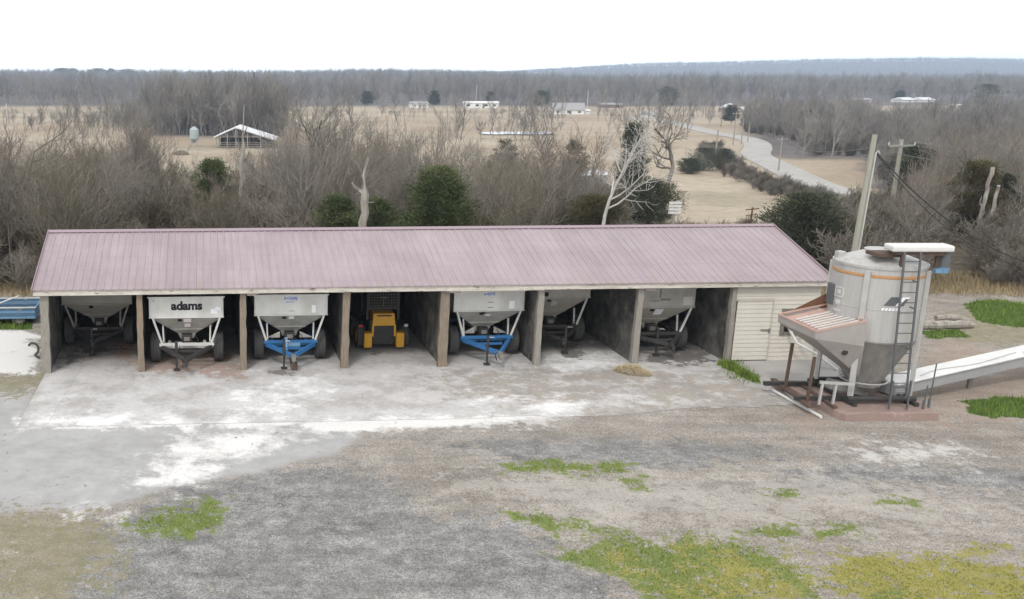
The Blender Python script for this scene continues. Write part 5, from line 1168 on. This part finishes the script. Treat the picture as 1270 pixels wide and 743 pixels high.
scatter('roadside_hedge', np.array(nearc), shr, .5, 1.25, 'brown hedge growing along the near side of the road', 'hedge', 8)

# dark pines on the skyline
V_, F_ = [], []; rpn = np.random.default_rng(55)
for k in range(46):
    u = rpn.choice([rpn.uniform(70, 93), rpn.uniform(105, 165)]); y = rpn.uniform(1900, 2150); x = (u - CX) / 1232 * y; H_ = CAMH + (HOR - rpn.uniform(84.5, 88)) / 1232 * y - float(zg(x, y))
    cv_, cf_ = cedar_crown(rpn, max(H_, 8), 7, 260, 'egg', 4.5, .3); F_.append(cf_ + sum(len(a_) for a_ in V_)); V_.append(cv_ + np.array([x, y, float(zg(x, y))]))
tag(link('far_pines', np_mesh('far_pines', np.concatenate(V_), np.concatenate(F_), M_cedard)), 'dark clump of pines standing up on the far wooded skyline', 'pines', None, 'stuff')

# ------------------------------------------------------------------ buildings in the valley
def house(name, u, v, wpx, hpx, label, cat, wall, roof, dep=8, yaw=0.0, nwin=3, gable_front=False, pitch=.35, porch=False):
    p = GT(u, v); mpp = p[1] / 1232; w = wpx * mpp; h = hpx * mpp; wh = h * (1 - pitch); e = empty(name, p, yaw); tag(e, label, cat)
    MB().box((0, dep / 2, wh / 2 - .3), (w, dep, wh + .6)).build('wall', wall, e)
    if gable_front: P = [(-w / 2 - .4, -.4, wh), (w / 2 + .4, -.4, wh), (0, -.4, h)]; MB().prism(P, -(dep + .8)).build('roof', roof, e)
    else: P = [(-w / 2 - .4, -.5, wh), (-w / 2 - .4, dep + .5, wh), (-w / 2 - .4, dep / 2, h)]; MB().prism(P[::-1], w + .8).build('roof', roof, e) if False else MB().add([(-w / 2 - .4, -.5, wh), (w / 2 + .4, -.5, wh), (w / 2 + .2, dep / 2, h), (-w / 2 - .2, dep / 2, h), (-w / 2 - .4, dep + .5, wh), (w / 2 + .4, dep + .5, wh)], [(0, 1, 2, 3), (3, 2, 5, 4), (0, 3, 4), (1, 5, 2), (0, 4, 5, 1)]).build('roof', roof, e)
    for k in range(nwin):
        x = -w / 2 + w * (k + .5) / nwin + .2 * ((k * 37) % 5 - 2) * .3; f = MB().box((x, -.03, wh * .55), (w * .09, .06, wh * .34)).build('window', M_dark, e)
    MB().box((w * .06, -.03, wh * .42), (.9 * w / 14, .06, wh * .72)).build('door', M_trimgrey, e)
    return e
house('mobile_home', 597, 134.5, 43, 8.5, 'long white mobile home at the far edge of the fields', 'mobile home', M_housew, M_housew, 5, 0, 4, pitch=.2)
house('farm_house', 520, 134, 22, 8, 'small pale house left of the long white mobile home', 'house', M_housew, M_shingle, 7, 0, 2)
house('farm_house', 705, 142, 38, 14, 'grey roofed house with white front beyond the fields', 'house', M_housew, M_shingle, 9, R(-12), 3, pitch=.6)
house('carport', 724, 142, 16, 6, 'white carport beside the grey roofed house', 'carport', M_housew, M_housew, 5, 0, 1, pitch=.25)
house('barn_house', 907, 140, 24, 11, 'gabled house with pale roof beside the far end of the road', 'house', M_houseb, M_barnroof, 12, R(-18), 2, True, .5)
house('metal_shed', 932, 139, 24, 6, 'low white roofed shed right of the gabled house', 'shed', M_houseb, M_housew, 8, 0, 2, pitch=.5)
house('poultry_house', 1128, 127, 20, 6, 'left one of two pale long sheds before the far woods', 'shed', M_housew, M_barnroof, 10, R(20), 1, pitch=.5)
house('poultry_house', 1152, 127, 22, 6, 'right one of two pale long sheds before the far woods', 'shed', M_housew, M_barnroof, 10, R(20), 1, pitch=.5)
house('farm_house', 341, 121, 14, 8, 'white house between evergreens at the far left woods', 'house', M_housew, M_housew, 7, 0, 2)
house('farm_house', 760, 134, 26, 6, 'low reddish house right of the grey roofed one', 'house', M_housebr, M_shingle, 8, 0, 2)
house('farm_house', 1070, 127, 22, 5, 'low tan house in the far right fields', 'house', M_houseb, M_shingle, 8, 0, 2)
house('farm_house', 1190, 133, 12, 3.5, 'tiny white shed in the far right fields', 'shed', M_housew, M_housew, 5, 0, 1)
house('farm_house', 815, 146, 20, 8, 'blue grey roofed house behind the crooked oak', 'house', M_housew, M_shingle, 8, R(15), 2, pitch=.55)
gh = house('garden_shed', 737, 232, 32, 20, 'pale green grey shed behind the white barked tree', 'shed', M_galvb, M_barnroof, 4, R(10), 2, pitch=.25)

# open barn and feed bin
p = GT(268, 184); bar = empty('open_barn', p, R(-4)); tag(bar, 'open sided barn with white metal roof down in the field', 'barn')
W_, D_, HL, HR_, HP, PX_ = 15.6, 14.0, 3.3, 2.5, 5.7, 5.4
mb = MB(); pr = [(-.6, HL - .25), (PX_, HP), (W_ + .6, HR_ - .1)]
vs = [(x, y, z - dz) for dz in (0, .3) for y in (-.7, D_) for x, z in pr]
mb.add(vs, [(0, 1, 4, 3), (1, 2, 5, 4), (6, 9, 10, 7), (7, 10, 11, 8), (0, 6, 7, 1), (1, 7, 8, 2), (3, 4, 10, 9), (4, 5, 11, 10), (0, 3, 9, 6), (2, 8, 11, 5)]).build('roof', M_barnroof, bar)
zr = lambda x: HL + (HP - HL) * x / PX_ if x < PX_ else HP + (HR_ - HP) * (x - PX_) / (W_ - PX_)
for x in (.1, 3.1, PX_, 8.6, 12.2, W_ - .1):
    for y in (0, D_ * .5, D_ - .4): MB().box((x, y, zr(x) / 2 - .4), (.24, .24, zr(x) + .2)).build('post', M_polegrey, bar)
mb = MB()
for z in (.5, 1.0, 1.5): mb.beam((0, -.1, z), (W_, -.1, z), .06, .12)
mb.build('rail', M_polegrey, bar); MB().box((W_ / 2, D_ * .75, 1.0), (W_ - .8, 6, 2.2)).build('dark_interior', M_wood_in, bar)  # added dark block standing in for the shade inside the barn
p = GT(241, 182); fb = empty('feed_silo', p); tag(fb, 'small grey green feed silo standing left of the open barn', 'silo')
MB().lathe([(.25, 1.0), (1.25, 2.2), (1.25, 4.7), (.3, 5.5), (0.01, 5.55)], 24).build('tank', M_galvb, fb, True)
for k in range(4): MB().beam((1.1 * math.cos(k * 1.57 + .7), 1.1 * math.sin(k * 1.57 + .7), -.2), (1.1 * math.cos(k * 1.57 + .7), 1.1 * math.sin(k * 1.57 + .7), 2.6), .12, .12).build('leg', M_galvb, fb)
p = GT(225, 192); o = MB().lathe([(2.2, -.2), (1.7, .6), (.8, 1.0), (.01, 1.1)], 12).build('brush_pile', M_shrub); o.location = p; tag(o, 'low brown brush pile on the field before the feed silo', 'brush pile')

# ------------------------------------------------------------------ utility poles and wires
def pole(name, u, y, vtop, label, m, r=.14, arm=True, lean=(0, 0), p=None, vb=None):
    if vb is not None: p = GT(u, vb)
    elif p is None: p = uy(u, y, vtop + 10)
    h = CAMH - (vtop - HOR) / 1232 * p[1] - p[2]; e = empty(name, p); tag(e, label, 'utility pole')
    MB().tube([(0, 0, -.3), (lean[0] * .5, lean[1] * .5, h * .5), (lean[0], lean[1], h)], [r, r * .85, r * .7], 10).build('shaft', m, e, True)
    if arm:
        ar = MB().box((lean[0], lean[1] - .1, h - .45), (2.2, .1, .12), (0, 0, R(arm if arm is not True else 0))).build('crossarm', m, e)
        for x in (-.95, 0, .95): MB().tube([(lean[0] + x, lean[1] - .1, h - .39), (lean[0] + x, lean[1] - .1, h - .18)], [.05, .035], 8).build('insulator', M_ins, ar, True)
    return Vector((p[0] + lean[0], p[1] + lean[1], p[2] + h))
near = pole('utility_pole', 1076, 38.5, 166, 'near two tone utility pole leaning right behind the mixing bin', M_pole, .135, False, (.25, 0))
o = MB().tube([(near.x - .25 + .11, near.y - .10, .0), (near.x + .08, near.y - .10, near.z - .7)], .035, 8).tube([(near.x + .08, near.y - .10, near.z - .72), (near.x + .16, near.y - .12, near.z - .62), (near.x + .22, near.y - .12, near.z - .74)], .03, 8).build('service_conduit', M_legs); tag(o, 'grey conduit running up the near utility pole', 'conduit')
second = pole('utility_pole', 1117, 72, 172, 'grey utility pole with crossarm right of the near two tone pole', M_pole, .19, 12)
MB().lathe([(.22, 0), (.22, .7), (.1, .8)], 14, 'z', (0, -.35, 5.6))
far1 = pole('utility_pole', 965, 0, 169, 'pole beside the road just below the bend', M_polegrey, .16, True, vb=214)
pole('utility_pole', 909, 0, 138, 'tall pole with crossarm left of the road bend', M_polegrey, .18, True, vb=180)
pole('utility_pole', 919, 0, 146, 'thin pole between two others above the road bend', M_polegrey, .16, False, vb=179)
pole('utility_pole', 927, 0, 150, 'shorter pole nearest the road bend', M_polegrey, .16, False, vb=178)
pole('utility_pole', 886, 0, 160, 'weathered brown pole among shrubs at the meadow edge', M_polegrey, .2, False, vb=205)
pole('utility_pole', 1041, 0, 146, 'pole standing in the woods right of the road', M_polegrey, .18, True, vb=172)
for (u, v, vt, lab) in ((861, 154, 140, 'tiny pole beside the far end of the road'), (728, 135, 112, 'thin far pole right of the grey roofed house'), (590, 131, 104, 'thin far pole behind the long white mobile home'), (960, 131, 112, 'thin far pole beyond the gabled house'), (1037, 130, 117, 'thin far pole in the far right fields'), (10, 168, 128, 'thin pole in the far left field')):
    pole('utility_pole', u, 0, vt, lab, M_ins, .2, False, vb=v)
def wire(a, b, sag, r, m, label, n=20, name='wire'):
    a, b = Vector(a), Vector(b); pts = [a.lerp(b, k / n) - Vector((0, 0, sag * 4 * (k / n) * (1 - k / n))) for k in range(n + 1)]
    return tag(MB().tube(pts, r, 5).build(name, m), label, 'wire', 'overhead wires')
endr = lambda u, v, y: Vector(((ray(u, v) / ray(u, v)[1] * y)[0], y, CAMH + (ray(u, v) / ray(u, v)[1] * y)[2]))
wire(near + Vector((.1, -.1, -.7)), endr(1420, 345, 36), 1.5, .024, M_cable, 'thick black cable sagging from the near pole across the brush')
wire(near + Vector((.1, -.1, -.75)), endr(1310, 335, 46), 1.2, .013, M_cable, 'thinner black cable sagging below the thick one')
for k, (v0, v1, dz) in enumerate(((178, 183, -.2), (184, 203, -.25), (190, 216, -.9))):
    wire(second + Vector((.95 - k * .9, -.1, dz)), endr(1420, v1, 62), .5, .018, M_wire, ['highest', 'middle', 'lowest'][k] + ' grey wire running right from the crossarm pole')
wire(far1 + Vector((.9, 0, -.25)), second + Vector((-.9, 0, -.3)), 1.5, .02, M_wire, 'grey wire between the roadside pole and the crossarm pole')
wire(far1 + Vector((-.9, 0, -.25)), second + Vector((-.3, 0, -.9)), 1.6, .02, M_wire, 'lower grey wire between the roadside pole and the crossarm pole')
# sign-like boards behind the roof
p = uy(849, 50); zt = CAMH - (250 - HOR) / 1232 * 50
e = empty('board_on_post', p); tag(e, 'small weathered white slatted board on a post behind the roof ridge', 'sign')
MB().beam((0, 0, -.2), (0, 0, zt - p[2] - .3), .1, .1).build('post', M_polegrey, e)
mb = MB()
for k in range(4): mb.box((0, -.07, zt - p[2] - .08 - k * .17), (.66, .04, .12))
mb.build('board', M_whitep, e)
p = uy(948, 48); zt = CAMH - (258 - HOR) / 1232 * 48
MBp = MB().beam((0, 0, -.2), (0, 0, zt - p[2]), .06, .06).beam((-.33, 0, zt - p[2] - .12), (.33, 0, zt - p[2] - .06), .05, .05).beam((-.28, 0, zt - p[2] - .4), (.28, 0, zt - p[2] - .36), .04, .04).build('pipe_post', M_rust); MBp.location = p; tag(MBp, 'rusty post with two short crossbars behind the roof ridge', 'post')

# ------------------------------------------------------------------ blue wagon left of the shed, log, straw, weeds
p = G(14, 400); wg = empty('blue_wagon', (p[0] - .7, p[1] + .4, 0), R(3)); wg.scale = (.95, .9, .66); tag(wg, 'faded blue low sided wagon parked left of the shed', 'wagon')
mb = MB()
for k, (z, m_) in enumerate(((.45, 0), (.62, 1), (.79, 0), (.96, 1))): mb.box((0, -.9, z), (3.6, .05, .145), m=m_); mb.box((0, .9, z), (3.6, .05, .145), m=m_)
for x in (-1.8, 1.8): mb.box((x, 0, .70), (.05, 1.74, .64))
mb.build('side_boards', [M_bluel, M_bluef], wg)
MB().box((0, 0, .36), (3.55, 1.75, .08)).build('deck', M_wood_in, wg)
mb = MB(); mb.box((0, -.93, 1.06), (3.7, .07, .06)).box((0, .93, 1.06), (3.7, .07, .06)).build('top_rail', M_strut, wg)
for sx in (-1.1, 1.1):
    for sy in (-.8, .8): mt, mr = MB(), MB(); tyre(mt, mr, sy, 0, .28, .2); w_ = mr.build('wheel', M_rim, wg, True); w_.location = (sx, 0, 0); w_.rotation_euler = (0, 0, R(90)); mt.build('tyre', M_tyre, w_, True)
MB().tube([(-.9, -.6, 1.0), (.2, -.3, 1.12), (1.0, .0, 1.5)], [.05, .045, .03], 8).build('leaning_pole', M_whitep, wg); MB().box((-.9, -.1, 1.1), (.9, .6, .16), (0, R(4), R(10))).build('load', M_strut, wg, bevel=.03)
q0, q1 = G(1142, 408), G(1206, 407); mb = MB(); random.seed(9)
mb.tube([Vector((q0[0], q0[1], .14)).lerp(Vector((q1[0], q1[1], .16)), k / 8) + Vector((0, random.uniform(-.05, .05), random.uniform(-.02, .03))) for k in range(9)], [.16, .18, .17, .19, .17, .16, .17, .15, .12], 9)
tag(mb.build('log', M_snag, smooth=True), 'pale bleached log lying on grass past the mixing bin', 'log')
q0, q1 = G(1160, 401), G(1200, 402); tag(MB().tube([(q0[0], q0[1], .2), ((q0[0] + q1[0]) / 2, q0[1], .26), (q1[0], q1[1], .15)], [.12, .14, .09], 8).build('log', M_snag, smooth=True), 'shorter grey log lying behind the pale bleached one', 'log')
p = G(790, 461)
def blades(name, P, h0, h1, w, m, label, cat, seed, lean=.5):
    r_ = np.random.default_rng(seed); n = len(P); th = r_.uniform(0, 6.28, n); h = r_.uniform(h0, h1, n); d = np.stack([np.cos(th), np.sin(th), np.zeros(n)], 1); sd_ = np.stack([-np.sin(th), np.cos(th), np.zeros(n)], 1)
    ww = w * r_.uniform(.6, 1.4, n)[:, None]; l_ = (lean * r_.random(n) * h)[:, None]
    V = np.stack([P - sd_ * ww, P + sd_ * ww, P + d * l_ + np.array([0, 0, 1]) * h[:, None]], 1).reshape(-1, 3)
    o = link(name, np_mesh(name, V, np.arange(3 * n).reshape(n, 3), m, 3)); return tag(o, label, cat, None, 'stuff')
n = 1500; r_ = np.random.default_rng(4); rr = np.sqrt(r_.random(n)); th = r_.uniform(0, 6.28, n)
P = np.stack([p[0] + rr * np.cos(th) * .52, p[1] + rr * np.sin(th) * .62, .01 + .10 * (1 - rr ** 2)], 1); P[:, 0] += .25 * np.sin(P[:, 1] * 3)
blades('straw', P, .03, .12, .008, M_straw, 'small heap of dry straw on the concrete before the sixth post', 'straw', 1, 2.5)
r_ = np.random.default_rng(14); n = 2600; t_ = r_.random(n); q0, q1 = G(898, 452), G(936, 474); w_ = r_.normal(0, .13, n) * (1 - .5 * t_)
P = np.stack([q0[0] + (q1[0] - q0[0]) * t_ + w_, q0[1] + (q1[1] - q0[1]) * t_ + r_.normal(0, .13, n), np.full(n, .015)], 1)
blades('weeds', P, .06, .24, .016, M_grass, 'strip of green weeds along the slab edge at the storeroom corner', 'weeds', 7, .9)
def zone_pts(name, n, seed, thr=.45, extra=None, region=(-11, 36, 15.5, 42)):
    r_ = np.random.default_rng(seed); x = r_.uniform(region[0], region[1], n); y = r_.uniform(region[2], region[3], n); z = zone(x, y, name) + 1.1 * fbm(x, y, .22, 44, 3)
    if extra is not None: z = z * extra(x, y)
    k = z > thr + .5 * r_.random(n) ** 1.5; x, y = x[k], y[k]; return np.stack([x, y, terrain(x, y) - .005], 1)
P = zone_pts('moss', 1100000, 6, .5); mz = sstep(-0.12, 0.16, 0.7 * fbm(P[:, 0], P[:, 1], 1.6, 21) + 0.20 * (P[:, 0] - 11.8) / 6 + 0.05 * (19.0 - P[:, 1])) + NP.normal(0, .35, len(P))
print('moss blades', len(P))
blades('turf', P[mz > .5][:70000], .015, .045, .012, M_moss, 'yellowish mossy turf patches spreading over the gravel in front', 'turf', 2, 1.2)
blades('grass', P[mz <= .5][:70000], .015, .06, .010, M_grass, 'short green grass patches growing through the gravel', 'grass', 3, 1.0)
P = zone_pts('lush', 260000, 8, .5); print('lush', len(P))
blades('tall_grass', P, .05, .20, .013, M_grass, 'lush green grass clumps along the edges of the yard', 'grass', 4, .8)
r_ = np.random.default_rng(12); n = 26000
x = np.concatenate([r_.uniform(24, 46, n), r_.uniform(-22, -8.2, n // 2)]); y = np.concatenate([r_.uniform(37.5, 47, n), r_.uniform(37, 46, n // 2)])
k = (yard_ := 1 - sstep(41.0, 44.5, y + 2.4 * fbm(x, y, 5, 9)))  < .6 + .3 * r_.random(len(x)) - .35 * (r_.random(len(x)) < .12) 
x, y = x[k], y[k]
blades('dead_grass', np.stack([x, y, terrain(x, y)], 1), .12, .5, .014, M_drygrass, 'tan dead grass along the back edge of the yard', 'grass', 5, .7)
# loose stones
r_ = np.random.default_rng(15); n = 1500; x = r_.uniform(-8, 22, n); y = 16 + 10 * r_.random(n) ** 1.5
V = []; Fq = []
oct_ = np.array([[1, 0, 0], [0, 1, 0], [-1, 0, 0], [0, -1, 0], [0, 0, .8], [0, 0, -.5]]); of = np.array([[0, 1, 4], [1, 2, 4], [2, 3, 4], [3, 0, 4], [1, 0, 5], [2, 1, 5], [3, 2, 5], [0, 3, 5]])
sl = SL(x, y); k = ~((sl[1] > -5.3) & (sl[0] > 0) & (sl[0] < 24)); x, y = x[k], y[k]; n = len(x)
s_ = (.012 + .03 * r_.random(n) ** 4)[:, None, None]; V = np.stack([x, y, np.full(n, .004)], 1)[:, None] + oct_[None] * s_ * r_.uniform(.6, 1.3, (n, 6, 1))
o = link('gravel', np_mesh('gravel', V.reshape(-1, 3), (of[None] + (np.arange(n) * 6)[:, None, None]).reshape(-1, 3), M_concp, 3)); tag(o, 'loose pale stones scattered over the yard', 'gravel', None, 'stuff')

# ------------------------------------------------------------------ haze over the valley
hz = bpy.data.materials.new('valley haze'); hz.use_nodes = True; n_, l_ = hz.node_tree.nodes, hz.node_tree.links; n_.remove(n_['Principled BSDF'])
pv = n_.new('ShaderNodeVolumePrincipled'); pv.inputs['Color'].default_value = (0.66, 0.80, 1.0, 1); pv.inputs['Density'].default_value = 0.00026
l_.new(pv.outputs[0], n_['Material Output'].inputs['Volume'])
HZB = (min(AX[0], -2600) - 30, max(AX[-1], 5600) + 30, AY[0] - 30, AY[-1] + 30)
o = MB().box(((HZB[0] + HZB[1]) / 2, (HZB[2] + HZB[3]) / 2, (GZ.min() - 1 + 112) / 2), (HZB[1] - HZB[0], HZB[3] - HZB[2], 112 - (GZ.min() - 1))).build('haze', hz); o['kind'] = 'stuff'
tag(o, 'pale blue haze hanging over the valley', 'haze')
